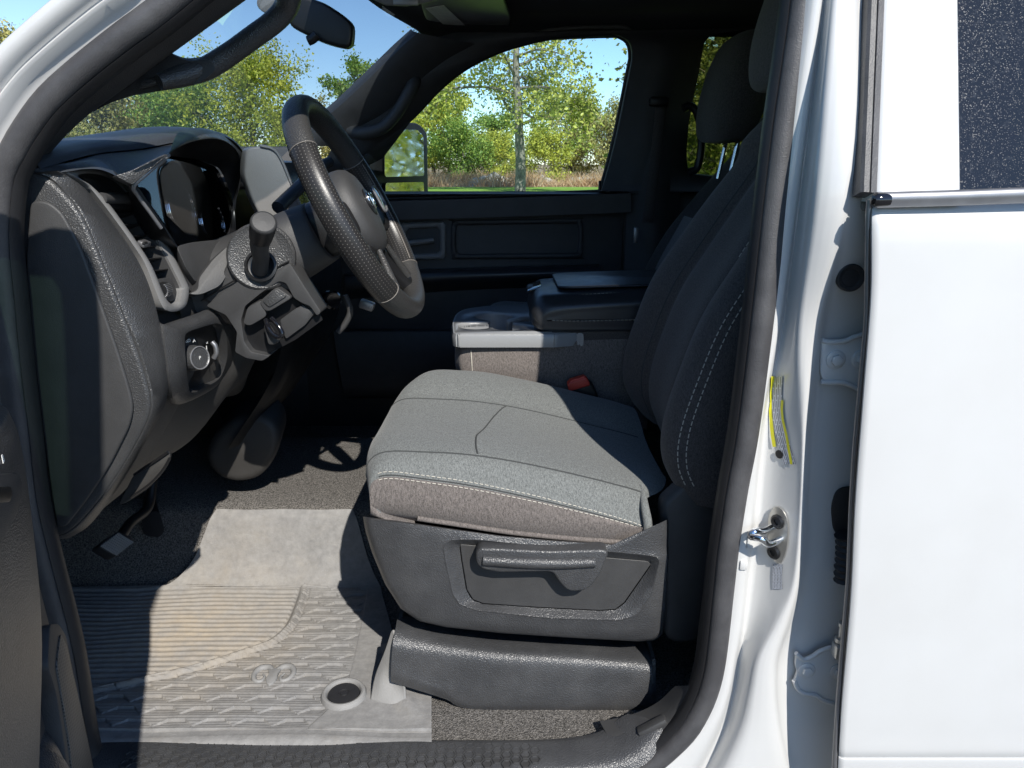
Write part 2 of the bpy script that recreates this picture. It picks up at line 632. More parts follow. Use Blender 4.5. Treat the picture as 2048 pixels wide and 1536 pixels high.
def m_label(name, ground, ink, sx, sz, amt=.55):
    """a printed sticker: rows of small illegible lines"""
    t = NT(name); c = t.coord((sx, sx, sz))
    w = t.n('ShaderNodeTexBrick')
    w.offset = .37
    w.inputs['Color1'].default_value = (*ink, 1); w.inputs['Color2'].default_value = (*[i * .6 + g * .4 for i, g in zip(ink, ground)], 1)
    w.inputs['Mortar'].default_value = (*ground, 1)
    w.inputs['Scale'].default_value = 1; w.inputs['Mortar Size'].default_value = .035
    w.inputs['Brick Width'].default_value = .55; w.inputs['Row Height'].default_value = .12
    uvn = t.n('ShaderNodeUVMap'); mpu = t.n('ShaderNodeMapping'); mpu.inputs['Scale'].default_value = (sx, sz, 1)
    t.l(uvn.outputs[0], mpu.inputs[0]); t.l(mpu.outputs[0], w.inputs[0])
    t.bsdf(t.mix(amt, ground, w.outputs[0]), .4)
    return t.m

M = dict(
    paint=m_paint(),
    grain=m_grain('grained_plastic', (.047, .0475, .049), 640, .34, .8, .07, .0010),
    grain_side=m_grain('grained_seat_plastic', (.047, .048, .051), 600, .34, .8, .12, .0010),
    plastic=m_grain('fine_plastic', (.040, .040, .041), 1100, .55, .25, .06),
    brownplastic=m_grain('warm_dark_plastic', (.036, .034, .032), 1200, .58, .22, .06),
    trim=m_grain('pillar_trim', (.038, .038, .040), 900, .6, .3, .05),
    dashtop=m_grain('soft_dash_top', (.040, .046, .056), 900, .36, .35, .03),
    tray=m_grain('grey_tray_plastic', (.27, .277, .285), 900, .24, .2, .05),
    black=m_plain('black_plastic', (.012, .012, .013), .38),
    gloss=m_plain('gloss_black', (.008, .008, .010), .08, 0, .6),
    headliner=m_fabric('headliner_cloth', (.022, .022, .022), (.022, .022, .022)),
    rubber=m_grain('seal_rubber', (.055, .054, .057), 700, .5, .28, .18),
    rubber_dark=m_plain('dark_rubber', (.022, .022, .024), .5, bumps=.2),
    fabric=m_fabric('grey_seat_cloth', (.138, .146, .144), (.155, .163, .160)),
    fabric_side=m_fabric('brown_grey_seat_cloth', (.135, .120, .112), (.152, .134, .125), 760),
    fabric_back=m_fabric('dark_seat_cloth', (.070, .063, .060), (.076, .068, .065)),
    thread=m_plain('seat_thread', (.50, .47, .41), .8),
    rim_thread=m_plain('rim_thread', (.22, .20, .18), .8),
    seam=m_plain('seat_seam', (.055, .058, .058), .9),
    carpet=m_carpet(),
    mat=m_mat(),
    mat_plain=m_grain('grey_rubber', (.24, .236, .23), 300, .7, .2, .2),
    leather=m_leather('smooth_leather', False),
    perf=m_leather('perforated_leather', True),
    vinyl=m_plain('armrest_vinyl', (.030, .032, .036), .34, bumps=.12),
    silver=m_plain('silver_trim', (.32, .32, .33), .38, .55),
    darksilver=m_grain('satin_bezel', (.20, .198, .196), 1300, .40, .25, .05),
    chrome=m_plain('chrome', (.85, .86, .88), .10, 1, noise=.02),
    zinc=m_plain('zinc_plated_steel', (.52, .51, .48), .36, .85, bumps=.2),
    steel=m_plain('brushed_steel', (.30, .30, .31), .42, .8),
    red=m_plain('red_button', (.55, .05, .03), .45),
    glass=m_glass('clear_window', (.90, .965, .975), .55),
    wind=m_glass('windshield_glass', (.85, .94, .985), .45),
    greenglass=m_glass('green_door_glass', (.55, .74, .63), .6),
    darktint=m_glass('dark_tint', (.60, .63, .48), .4),
    cluster=m_glass('cluster_lens', (.88, .88, .88), 2.2),
    darkglass=m_darkglass(),
    dial_glow=m_emit('glowing_dial_marks', (.75, .82, .95), 1.3),  # glow added to brighten the shaded dial marks, no known backlight
    mirror=m_plain('mirror_silver', (.88, .90, .90), .01, 1, noise=0),
    white_ink=m_plain('white_ink', (.75, .75, .72), .6),
    grille=m_grille(),
    label=m_label('visor_label', (.82, .81, .76), (.34, .34, .33), 2.2, 1.3, .6),
    plabel=m_label('pillar_label', (.55, .57, .62), (.03, .03, .035), 4.0, .8, .9),
    ylabel=m_plain('yellow_ink', (.70, .66, .02), .5),
    bark=m_bark('pale_bark', (.10, .09, .075), (.36, .33, .28)),
    bark2=m_bark('grey_bark', (.10, .085, .07), (.27, .24, .20)),
    leaf_main=m_leaf('cottonwood_leaves', [(.2, (0.153, 0.185, 0.045)), (.45, (0.325, 0.368, 0.084)), (.7, (0.611, 0.601, 0.129)), (.95, (0.700, 0.700, 0.167))], .30),
    leaf_green=m_leaf('green_leaves', [(.2, (0.091, 0.185, 0.033)), (.5, (0.244, 0.388, 0.076)), (.8, (0.489, 0.582, 0.121)), (1, (0.691, 0.660, 0.152))], .35),
    leaf_yellow=m_leaf('yellow_green_leaves', [(.2, (0.204, 0.253, 0.045)), (.45, (0.489, 0.523, 0.091)), (.75, (0.700, 0.700, 0.113)), (1, (0.700, 0.700, 0.091))], .35),
    leaf_tan=m_leaf('dry_olive_leaves', [(.2, (0.204, 0.194, 0.076)), (.5, (0.447, 0.427, 0.152)), (.8, (0.691, 0.620, 0.228)), (1, (0.700, 0.700, 0.304))], .3),
    leaf_dimmed=m_leaf('dimmed_olive_leaves', [(.2, (0.080, 0.096, 0.029)), (.5, (0.176, 0.192, 0.056)), (.8, (0.320, 0.320, 0.088)), (1, (0.512, 0.432, 0.128))], .35),  # leaf colours darkened to stand for shade behind the tinted pane
    drygrass=m_leaf('dry_grass_blades', [(.2, (.46, .29, .15)), (.5, (.66, .44, .25)), (.8, (.74, .56, .36)), (1, (.78, .66, .48))], .45),
    lawn=m_ground('lawn_grass', [(.3, (.15, .25, .04)), (.5, (.24, .39, .07)), (.7, (.33, .48, .10))], .25, .05, 3.5),
    field=m_ground('dry_field', [(.3, (.20, .14, .08)), (.5, (.36, .27, .17)), (.7, (.48, .40, .30))], .3, .08, 4),
    sand=m_ground('pale_sand', [(.3, (.34, .29, .24)), (.6, (.55, .49, .42))], .8, .05, 6),
    asphalt=m_ground('car_park', [(.3, (.09, .09, .087)), (.6, (.15, .147, .14))], .5, .01, 60),
)

# ------------------------------------------------------------------ the truck: body shell
TRUCK = tag(empty('pickup_truck', (0.4, 1.76, 0)), 'white pickup truck with its driver door open showing a dark grey cloth cab', 'pickup truck')
T = TRUCK

# the rubber seal round the door opening (a closed loop)
seal_px = [(1606, 0), (1588, 130), (1570, 250), (1548, 430), (1524, 640), (1496, 860), (1474, 980), (1456, 1100), (1447, 1182), (1426, 1350),
           (1388, 1445), (1340, 1500), (1285, 1540), (1200, 1565)]
seal_pts = [P(x, y, .98 - .02 * min(1, y / 700)) for x, y in seal_px]
seal_bottom = [PZ(x, y, -.925) for x, y in ((1000, 1590), (700, 1600), (400, 1600), (240, 1590))]
left_px = [(170, 1530), (126, 1300), (80, 1120), (52, 1000), (38, 880), (20, 740), (6, 600), (-6, 470), (3, 355), (24, 308), (51, 260), (97, 198), (164, 137), (246, 72), (338, 3)]
left_pts = [P(x, y, .96) for x, y in left_px]
top_pts = [V(-.25, .98, .29), V(-.12, .985, .362), V(0, .99, .392), V(.18, .99, .40), V(.30, .99, .385), V(.348, .985, .33)]
loop = seal_pts + seal_bottom + left_pts + top_pts
SEAL = arc(loop, 260, True)
a = np.linspace(0, 2 * math.pi, 12, endpoint=False)
prof = np.stack([np.cos(a) * 1.0, np.sin(a) * 1.15], 1)
v, f = tube_vf(SEAL, .0135, closed=True, sample='raw', up=(0, 1, 0), prof=prof)
seal = mesh_obj('door_seal', v, f, M['rubber'], T, True, 60)
# inner lip of the seal
cen = np.array([-.1, .97, -.3 + CZ])
def offset_loop(L, d, Y=None, dy=0):
    """offset a closed loop in the XZ plane, outward positive"""
    t = np.roll(L, -2, 0) - np.roll(L, 2, 0)
    n = np.stack([t[:, 2], np.zeros(len(L)), -t[:, 0]], 1)
    n /= np.linalg.norm(n, axis=1)[:, None] + 1e-9
    s = np.sign(((L - cen) * n).sum(1))
    med = np.median(s)
    n *= med
    dd = d if hasattr(d, '__len__') else np.full(len(L), d)
    R = L + n * dd[:, None]
    if Y is not None: R[:, 1] = Y
    R[:, 1] += dy
    return R
lip = offset_loop(SEAL, -.0165, dy=.012)
v, f = tube_vf(lip, .0065, closed=True, sample='raw', up=(0, 1, 0), prof=np.stack([np.cos(a[::2]) * 2.2, np.sin(a[::2])], 1))
mesh_obj('seal_lip', v, f, M['rubber_dark'], seal, True, 60)

# white painted frame outside the seal: hinge pillar, windshield pillar and roof rail
i_left0 = int(np.argmin(np.linalg.norm(SEAL - P(240, 1600, .95), axis=1)))
def seg(a_pt, b_pt):
    i = int(np.argmin(np.linalg.norm(SEAL - a_pt, axis=1)))
    j = int(np.argmin(np.linalg.norm(SEAL - b_pt, axis=1)))
    return [k % len(SEAL) for k in range(i, j + 1 if j >= i else j + 1 + len(SEAL))]
def frame_lines(idx, spec):
    return [offset_loop(SEAL, d, Y)[idx] for d, Y in spec]
idxA = seg(P(170, 1530, .96), V(.348, .985, .33))
specA = [(.004, .975), (.0105, .963), (.0135, .958), (.017, .957), (.022, .951), (.0275, .939), (.031, .937), (.0335, .941), (.0355, .942), (.038, .935), (.043, .927), (.050, .924), (.058, .925), (.0615, .931), (.063, .945), (.0635, 1.03)]
loft('windshield_pillar', frame_lines(idxA, specA), 2, 2, M['paint'], T, mode='raw', cross='raw', angle=70)
# sill frame
idxS = seg(V(.19, .96, -.91), P(170, 1530, .96))
idxS = seg(P(1200, 1565, .96), P(170, 1530, .96))
specS = [(.0, .975), (.010, .958), (.022, .945), (.05, .92), (.085, .885), (.12, .865), (.2, .86), (.26, .89)]
loft('rocker_panel', frame_lines(idxS, specS), 2, 2, M['paint'], T, mode='raw', cross='raw', angle=70)

# B pillar between the two doors
rows = [-60, 0, 380, 640, 800, 900, 1011, 1113, 1182, 1250, 1318, 1387, 1455, 1536, 1620]
def colx(tab):
    ys = [p[0] for p in tab]; xs = [p[1] for p in tab]
    return [np.interp(r, ys, xs) for r in rows]
B0 = colx([(-60, 1612), (0, 1606), (250, 1570), (430, 1548), (640, 1524), (860, 1496), (980, 1474), (1100, 1456), (1182, 1447), (1350, 1426), (1445, 1388), (1500, 1340), (1540, 1285), (1620, 1200)])
F0 = colx([(-60, 1632), (0, 1626), (380, 1574), (640, 1542), (860, 1511), (1011, 1482), (1165, 1467), (1250, 1458), (1387, 1438), (1472, 1399), (1536, 1330), (1620, 1240)])
F1 = colx([(-60, 1650), (0, 1644), (380, 1597), (640, 1561), (800, 1530), (860, 1522), (1011, 1508), (1165, 1492), (1250, 1483), (1320, 1470), (1387, 1457), (1472, 1425), (1536, 1385), (1620, 1330)])
G0 = colx([(-60, 1653), (0, 1648), (380, 1602), (640, 1567), (800, 1538), (860, 1530), (1011, 1515), (1165, 1500), (1250, 1490), (1320, 1477), (1387, 1466), (1472, 1445), (1536, 1410), (1620, 1350)])
R0 = colx([(-60, 1670), (0, 1663), (380, 1623), (640, 1594), (800, 1596), (900, 1598), (1011, 1594), (1113, 1586), (1182, 1574), (1250, 1544), (1318, 1510), (1387, 1496), (1455, 1480), (1536, 1446), (1620, 1400)])
R1 = colx([(-60, 1712), (0, 1708), (380, 1693), (640, 1640), (800, 1618), (900, 1611), (1011, 1607), (1113, 1602), (1182, 1594), (1250, 1574), (1318, 1551), (1387, 1549), (1455, 1556), (1536, 1572), (1620, 1580)])
H0 = [x + 14 for x in R1]
H1 = [max(1745, x + 40) for x in R1]
H2 = [x + 150 for x in H1]
def pl(xs, Y):
    Y = Y if hasattr(Y, '__len__') else [Y] * len(xs)
    return [P(x, r, y) for x, r, y in zip(xs, rows, Y)]
yt = lambda tab: [float(np.interp(r, [t_[0] for t_ in tab], [t_[1] for t_ in tab])) for r in rows]
yb = lambda base, lo: [base + lo * np.clip((r - 350) / 500, 0, 1) for r in rows]
Bl = [pl(B0, .970), pl(F0, .958), pl(F1, .957), pl(G0, yb(.974, .010)), pl(R0, yt([(0, .943), (380, .902), (520, .914), (640, .926), (860, .933)])), pl([a * .5 + b * .5 for a, b in zip(R0, R1)], yt([(0, .941), (380, .890), (520, .908), (640, .922), (860, .927)])), pl(R1, yt([(0, .943), (380, .885), (520, .908), (640, .922), (860, .927)])), pl(H0, yt([(0, .955), (380, .892), (480, .93), (640, .950)])), pl(H1, yt([(0, .962), (380, .902), (480, .94), (640, .960)])), pl(H2, 1.0)]
Lr = []
for l in Bl:
    Lr.append(par(l, 90))
L = np.stack(Lr)
# round the profile across by inserting extra stations next to each crease
def densify(L, q=.22):
    out = [L[0]]
    for i in range(1, len(L) - 1):
        out += [L[i] * (1 - q) + L[i - 1] * q, L[i] * (1 - q) + L[i + 1] * q]
    out.append(L[-1])
    return np.stack(out)
L = densify(densify(L), .3)
bp = mesh_obj('door_pillar', L.reshape(-1, 3), grid_faces(L.shape[1], L.shape[0]), M['paint'], T, True, 70)
# closing panel inside the pillar
loft('pillar_trim', [pl([x - 14 for x in B0], .985), pl([x - 40 for x in B0], 1.035), pl([x + 30 for x in B0], 1.07), pl([x + 190 for x in B0], 1.09)], 40, 12, M['trim'], T)

# rear door
eds = [(-60, 1768), (0, 1764), (388, 1750), (420, 1747), (640, 1744), (800, 1729), (900, 1720), (1011, 1713), (1165, 1707), (1300, 1695), (1421, 1685), (1520, 1679), (1620, 1676)]
def edx(y): return float(np.interp(y, [e[0] for e in eds], [e[1] for e in eds]))
yr = np.array([405, 430, 470, 600, 800, 1000, 1200, 1400, 1470, 1500, 1511, 1516, 1530, 1620])
def skinY(y):
    return float(np.interp(y, [405, 430, 470, 900, 1300, 1500, 1511, 1514, 1519, 1620], [.868, .856, .850, .845, .850, .858, .860, .8635, .860, .872]))
E0 = [P(edx(y), y, skinY(y)) for y in yr]
Xfar = 1.05
def shift(l, dx, dy): return [p + np.array([dx, dy, 0]) for p in l]
def atX(l, X): return [np.array([X, p[1], p[2]]) for p in l]
lines = [shift(E0, .0045, .012), shift(E0, .0006, .007), shift(E0, .0003, .0035), shift(E0, .003, .0006), shift(E0, .008, 0), atX(E0, .55), atX(E0, .8), atX(E0, 1.2), atX(E0, 1.6)]
REAR = empty('rear_door', V(.9, .85, -.9), T)
G = np.stack([par(l, 120) for l in lines])
mesh_obj('door_skin', G.reshape(-1, 3), grid_faces(120, len(lines)), M['paint'], REAR, True, 45)
# dark hem seal along the door edge
hem = [P(edx(y) - 2, y, skinY(max(405, y)) + .012) for y in np.linspace(415, 1620, 30)]
tube('edge_seal', hem, .0035, M['rubber_dark'], REAR, m=60, n=8)
hem = [P(edx(y) - 10, y, .868) for y in np.linspace(398, 1620, 40)]
tube('door_edge', hem, .0036, M['steel'], REAR, m=60, n=8)
# upper door frame and glass
def upY(y): return .862 + .085 * (1 - (y + 60) / 450.)
ur = [-300, -190, -80, 0, 130, 260, 388, 405]
U0 = [P(edx(y), y, upY(y)) for y in ur]
U1 = [P(np.interp(y, [-80, 388], [1919, 1925]), y, upY(y)) for y in ur]
lines = [shift(U0, -.001, .03), shift(U0, 0, .006), shift(U0, .004, .001), shift(U0, .010, 0), [a * .5 + b * .5 for a, b in zip(U0, U1)], shift(U1, -.012, 0), shift(U1, -.003, .0008), shift(U1, -.0005, .004), shift(U1, 0, .012)]
G = np.stack([par(l, 40) for l in lines])
mesh_obj('window_frame', G.reshape(-1, 3), grid_faces(40, len(lines)), M['paint'], REAR, True, 45)
Ug = shift(U1, -.003, .008)
loft('window_glass', [Ug, atX(Ug, .9), atX(Ug, 1.5)], 20, 9, M['darkglass'], REAR)
zt_ = U0[0][2] - CZ
loft('upper_rail', [[V(.40, .935, zt_ - .075), V(1.0, .935, zt_ - .075), V(1.6, .935, zt_ - .075)], [V(.40, .948, zt_ - .02), V(1.0, .948, zt_ - .02), V(1.6, .948, zt_ - .02)], [V(.40, .965, zt_ + .03), V(1.0, .965, zt_ + .03), V(1.6, .965, zt_ + .03)], [V(.40, 1.0, zt_ + .06), V(1.0, 1.0, zt_ + .06), V(1.6, 1.0, zt_ + .06)]], 12, 12, M['paint'], REAR)
loft('rear_frame', [[V(1.46, .86, -.03), V(1.46, .90, .16), V(1.46, .935, zt_)], [V(1.62, .86, -.03), V(1.62, .90, .16), V(1.62, .935, zt_)]], 12, 4, M['paint'], REAR)
# upper weatherstrip between the doors
ws = [(P(1746 - 2 + 0 * y, y, upY(y) + .004)) for y in (0,)]
pw = [P(np.interp(y, [-300, 0, 388], [1758, 1747, 1731]), y, upY(y) + .012) for y in (-300, -150, 0, 130, 260, 390)]
pr = [(-1, -1.0), (-1, .7), (-.7, 1), (-.1, 1), (.0, .75), (.1, 1), (.8, .9), (1, .6), (1, -1)]
tube('weatherstrip', pw, .0105, M['rubber'], REAR, m=30, up=(0, 1, 0), prof=[(q[1] * -1.0, q[0] * .95) for q in pr], angle=40)
plate('weatherstrip_clip', PL([(1722, 398), (1744, 396), (1746, 418), (1736, 424), (1724, 420)], .895), (0, .012, 0), M['darksilver'], REAR, .003)
# belt moulding
bm0 = [P(1752, 400, .852), P(1900, 396, .852), P(2048, 390.5, .852)]
bm0.append(bm0[-1] + (bm0[-1] - bm0[-2]) * 4)
pr = [(1, -.35), (1, .1), (.86, .42), (.55, .55), (.2, .62), (-.1, .60), (-.3, .55), (-.85, .50), (-1, .3), (-1, -.35)]
v, f = tube_vf(bm0, .0085, m=40, up=(0, 0, 1), prof=[(q[0], q[1] * 1.2) for q in pr][::-1])
mesh_obj('belt_moulding', v, f, M['steel'], REAR, True, 50)
lathe('moulding_cap', P(1755, 400, .850), (-1, -.25, 0), [(.0001, .007), (.005, .006), (.0075, .003), (.0083, -.004), (.0083, -.012)], M['gloss'], REAR)
# inner face of the rear door and the rest of the cab side keep the light out
loft('door_liner', [[V(.5, .99, -.98), V(.5, .99, -.4), V(.5, 1.0, 0), V(.5, 1.06, .42)], [V(1.7, .99, -.98), V(1.7, .99, -.4), V(1.7, 1.0, 0), V(1.7, 1.06, .42)]], 12, 4, M['trim'], REAR, cross='lin')
# body below the rear door
loft('cab_corner', [[V(.38, .872, -1.02), V(.38, .885, -1.12), V(.38, .93, -1.2)], [V(1.7, .872, -1.02), V(1.7, .885, -1.12), V(1.7, .93, -1.2)]], 8, 4, M['paint'], T)

# hinges of the rear door
def hinge(outline, Y, bolts, thick=.006):
    h = empty('door_hinge', P(outline[0][0], outline[0][1], Y), T)
    out = rpoly(PL(outline, Y), .004, 3)
    plate('hinge_plate', out, (0, -thick, 0), M['paint'], h, .002, 2)
    for x, y in bolts:
        c = P(x, y, Y - thick)
        b = lathe('bolt', c, (0, -1, 0), [(.0125, -.001), (.0125, .0018), (.0115, .0026), (.0085, .003)], M['paint'], h)
        ang = [math.pi / 3 * k + .3 for k in range(6)]
        hx = [c + np.array([math.cos(q) * .0078, -.0025, math.sin(q) * .0078]) for q in ang]
        plate('bolt_head', hx, (0, -.0055, 0), M['paint'], b, .0012, 2)
    return h
h1 = hinge([(1640, 682), (1652, 675), (1672, 680), (1692, 676), (1706, 668), (1760, 664), (1760, 782), (1716, 782), (1700, 770), (1680, 765), (1646, 767), (1638, 745)], .945, [(1671, 719), (1722, 718)])
tube('flange', PL([(1644, 680), (1660, 684), (1690, 682), (1706, 675), (1730, 668)], .938), .0034, M['paint'], h1, m=24, n=8)
tube('flange', PL([(1642, 764), (1660, 765), (1684, 765), (1704, 772), (1726, 783)], .938), .0034, M['paint'], h1, m=24, n=8)
h2 = hinge([(1590, 1304), (1606, 1314), (1622, 1310), (1640, 1298), (1662, 1292), (1700, 1290), (1700, 1412), (1668, 1406), (1644, 1398), (1628, 1388), (1604, 1386), (1590, 1374), (1586, 1358), (1592, 1340), (1588, 1326)], .944, [(1613, 1340), (1676, 1342)])
tube('flange', PL([(1592, 1306), (1606, 1318), (1624, 1313), (1642, 1301), (1664, 1294)], .937), .0034, M['paint'], h2, m=24, n=8)
tube('flange', PL([(1588, 1360), (1596, 1378), (1610, 1387), (1630, 1390), (1648, 1402), (1672, 1408)], .937), .0034, M['paint'], h2, m=24, n=8)
lathe('hinge_pin', P(1681, 1290, .915), (0, 0, 1), [(.0055, -.02), (.0055, .005), (.009, .006), (.009, .012), (.005, .013), (.005, .030), (.007, .031), (.007, .036), (.003, .038)], M['zinc'], h2)
box('hinge_knuckle', P(1683, 1300, .912), (.024, .02, .022), M['zinc'], h2, .004)
# rubber plugs and the wiring boot
def plug(name, outline, Y, inner=True):
    o = plate(name, rpoly(PL(outline, Y), .02, 5), (0, -.004, 0), M['rubber_dark'], T, .0025, 2)
    return o
cpl = P(1700, 555, .922)
lathe('rubber_plug', cpl, (0, -1, 0), [(.0172, -.002), (.0172, .003), (.0155, .0045), (.0115, .0035), (.0105, .0022), (.0085, .0022), (.0001, .0024)], M['rubber_dark'], T)
gr = plug('rubber_grommet', [(1672, 974), (1740, 966), (1740, 1080), (1682, 1078), (1664, 1058), (1660, 1010)], .953)
b_ = [P(1690 + 2 * math.sin(k), y, .935) for k, y in enumerate(np.linspace(1070, 1160, 6))]
rb = [(.0105 if k % 2 else .0145) for k in range(15)]
tube('wiring_boot', b_, rb, M['rubber_dark'], gr, m=60, n=12)
box('pillar_clip', P(1500, 1085, .957), (.010, .006, .020), M['paint'], T, .003)
box('pillar_clip', P(1487, 1130, .957), (.012, .006, .016), M['paint'], T, .003)
# door striker
st = empty('door_striker', P(1556, 1060, .955), T)
from mathutils.bvhtree import BVHTree
_bv = BVHTree.FromPolygons([tuple(p) for p in L.reshape(-1, 3)], grid_faces(L.shape[1], L.shape[0]))
def facet_n(x, y):
    h = _bv.ray_cast(Vector(O), Vector(ray(x, y)).normalized())
    n = np.array(h[1])
    if n @ ray(x, y) > 0: n = -n
    return np.array(h[0]), n
def facet(x, y):                      # a point on the pillar
    return facet_n(x, y)[0]
def facet_old(x, y):
    xs = [np.interp(y, rows, G0), np.interp(y, rows, R0)]
    ys = [.982, .933]
    return P(x, y, np.interp(x, xs, ys))
so_ = [(1540, 1040), (1546, 1020), (1556, 1011), (1572, 1022), (1580, 1050), (1578, 1090), (1570, 1118), (1560, 1126), (1546, 1112), (1540, 1090)]
nf = facet_n(1558, 1065)[1]
pts = [facet(x, y) + nf * .001 for x, y in so_]
plate('striker_plate', arc(pts, 30, True), tuple(nf * .004), M['zinc'], st, .0012, 2)
for x, y in ((1560, 1041), (1552, 1102)):
    c = facet(x, y) + nf * .005
    q = lathe('striker_screw', c, tuple(nf), [(.0105, -.001), (.0105, .002), (.008, .0042), (.0045, .0042), (.0045, .0022), (.0001, .0022)], M['black'], st)
c1, c2 = facet(1546, 1052) + nf * .003, facet(1566, 1076) + nf * .003
tip = nf * .034
rod = [c1, c1 + tip * .55, c1 + tip * .95 + np.array([-.004, 0, .003]), c1 + tip * 1.1 + np.array([-.006, 0, -.003]), c2 + tip * 1.05 + np.array([-.008, 0, .012]), c2 + tip * .85 + np.array([-.002, 0, .002]), c2 + tip * .5, c2]
tube('striker_loop', rod, .0052, M['chrome'], st, m=44, n=12)
# stickers on the pillar
def sticker(name, xc, ys, w, mat, lift=.0008):
    l0, l1, lm = [], [], [[], [], []]
    ys_o = ys
    for y in np.linspace(ys[0], ys[-1], 14):
        x0 = np.interp(y, ys, xc) if hasattr(xc, '__len__') else xc
        for q_, ll_ in ((0, l0), (.25, lm[0]), (.5, lm[1]), (.75, lm[2]), (1, l1)):
            p_, n_ = facet_n(x0 + w * q_, y)
            ll_.append(p_ + n_ * lift)
    o = loft(name, [l0] + lm + [l1], 40, 9, mat, wl)
    uvl = o.data.uv_layers.new(name='UVMap')
    for lp_ in o.data.loops:
        uvl.data[lp_.index].uv = (lp_.vertex_index % 40 / 39, lp_.vertex_index // 40 / 8)
    return o
wl = empty('warning_label', facet(1560, 850), T)
ys = [752, 790, 830, 870, 900, 928]
sticker('paper', [1543, 1541, 1544, 1552, 1560, 1569], ys, 24, M['plabel'], .0012)
sticker('yellow_band', [1540, 1538, 1539, 1543, 1548, 1553], ys[:5] + [893], 7, M['ylabel'], .0018)
sticker('yellow_band', [1564, 1563, 1565, 1572, 1577, 1582], [800, 820, 840, 870, 900, 928], 5, M['ylabel'], .0018)
lathe('label_symbol', facet(1560, 908) + nf * .0016, tuple(nf), [(.0060, 0), (.0060, .0004)], M['black'], wl, 20)
wl2 = wl
wl = empty('paint_code_label', facet(1552, 1150), T)
sticker('paper', [1547, 1545, 1546], [1128, 1150, 1178], 20, M['plabel'], .0012)

# door sill plate with its hexagon tread
sill = loft('sill_plate', [[V(-1.0, 1.005, -.90), V(-.2, 1.005, -.90), V(.10, 1.006, -.895), V(.19, 1.03, -.87)],
                           [V(-1.0, .99, -.893), V(-.2, .99, -.893), V(.11, .99, -.89), V(.215, 1.01, -.86)],
                           [V(-1.0, .945, -.897), V(-.2, .945, -.897), V(.14, .95, -.893), V(.235, .985, -.85)],
                           [V(-1.0, .93, -.91), V(-.2, .93, -.91), V(.16, .94, -.905), V(.245, .97, -.86)]], 60, 16, M['grain_side'], T)
hexm = None
R_ = .0091
for r_ in range(5):
    for k in range(24):
        x = -.60 + k * .0296 + (.0148 if r_ % 2 else 0)
        if x > .048: continue
        y = .9835 - r_ * .0086
        if hexm is None:
            o = [np.array([math.cos(math.pi / 3 * q) * R_, math.sin(math.pi / 3 * q) * R_, 0]) for q in range(6)]
            vv = [tuple(p + np.array([0, 0, -.0012])) for p in o] + [tuple(p * .95 + np.array([0, 0, .0013])) for p in o] + [tuple(p * .80 + np.array([0, 0, .0013])) for p in o] + [tuple(p * .72 + np.array([0, 0, -.0006])) for p in o]
            ff = grid_faces(6, 4, True) + [(18, 19, 20, 21, 22, 23)]
            hexm = bpy.data.meshes.new('sill_hexagon')
            hexm.from_pydata(vv, [], ff); hexm.materials.append(M['plastic'])
        h = bpy.data.objects.new('sill_hexagon', hexm)
        COL.objects.link(h); h.parent = sill
        h.location = Vector((x, y, -.8940 - .06 * max(0, .965 - y) + CZ)) - WLOC[sill.name]
# kick plate end with the carpet edge clip at the right
loft('sill_end_cover', [[V(.145, 1.03, -.885), V(.195, 1.03, -.872), V(.235, 1.025, -.845), V(.26, 1.01, -.80)], [V(.155, .99, -.885), V(.215, .99, -.862), V(.255, .985, -.825), V(.277, .975, -.77)], [V(.16, .965, -.90), V(.225, .965, -.876), V(.276, .963, -.82), V(.292, .966, -.75)]], 30, 10, M['plastic'], T)
box('sill_clip', V(.222, .985, -.855), (.05, .016, .012), M['plastic'], T, .003, rot=Matrix.Rotation(rad(-32), 3, 'Y'))

# hinge pillar, kick panel and firewall
kp = [P(x, y, 1.0) for x, y in ((105, 1040), (120, 1088), (137, 1197), (165, 1352), (190, 1540), (200, 1620))]
loft('kick_panel', [offset_loop(SEAL, -.008, .972)[seg(P(170, 1530, .96), P(52, 1000, .96))][:40]], 2, 2, M['trim'], T, mode='raw', cross='raw') if False else None
so1 = [P(x, y, .968) for x, y in ((62, 1000), (80, 1080), (96, 1160), (124, 1300), (168, 1530), (182, 1620))]
so2 = [P(x, y, .985) for x, y in ((68, 1000), (88, 1080), (104, 1160), (131, 1300), (173, 1530), (187, 1620))]
so3 = [P(x, y, .990) for x, y in ((74, 1000), (94, 1080), (112, 1180), (137, 1300), (178, 1530), (192, 1620))]
so4 = [p + np.array([-.05, .03, 0]) for p in so3]
so5 = [np.array([-1.1, 1.03, p[2]]) for p in so3]
loft('kick_panel', [so1, so2, so3, so4, so5], 40, 20, M['trim'], T)
for q in (.3, .55):
    tube('kick_rib', [a * (1 - q) + b * q + np.array([0, -.004, 0]) for a, b in zip(so1, so2)], .0024, M['rubber'], T, m=40, n=6)
loft('firewall', [[V(-1.12, .99, -1.0), V(-1.12, .99, -.5), V(-1.12, .99, .0)], [V(-1.12, 2.56, -1.0), V(-1.12, 2.56, -.5), V(-1.12, 2.56, 0)]], 6, 4, M['trim'], T, cross='lin')
loft('toe_board', [[V(-1.0, .99, -.907), V(-1.05, .99, -.80), V(-1.11, .99, -.55)], [V(-1.0, 2.5, -.907), V(-1.05, 2.5, -.80), V(-1.11, 2.5, -.55)]], 10, 4, M['carpet'], T)
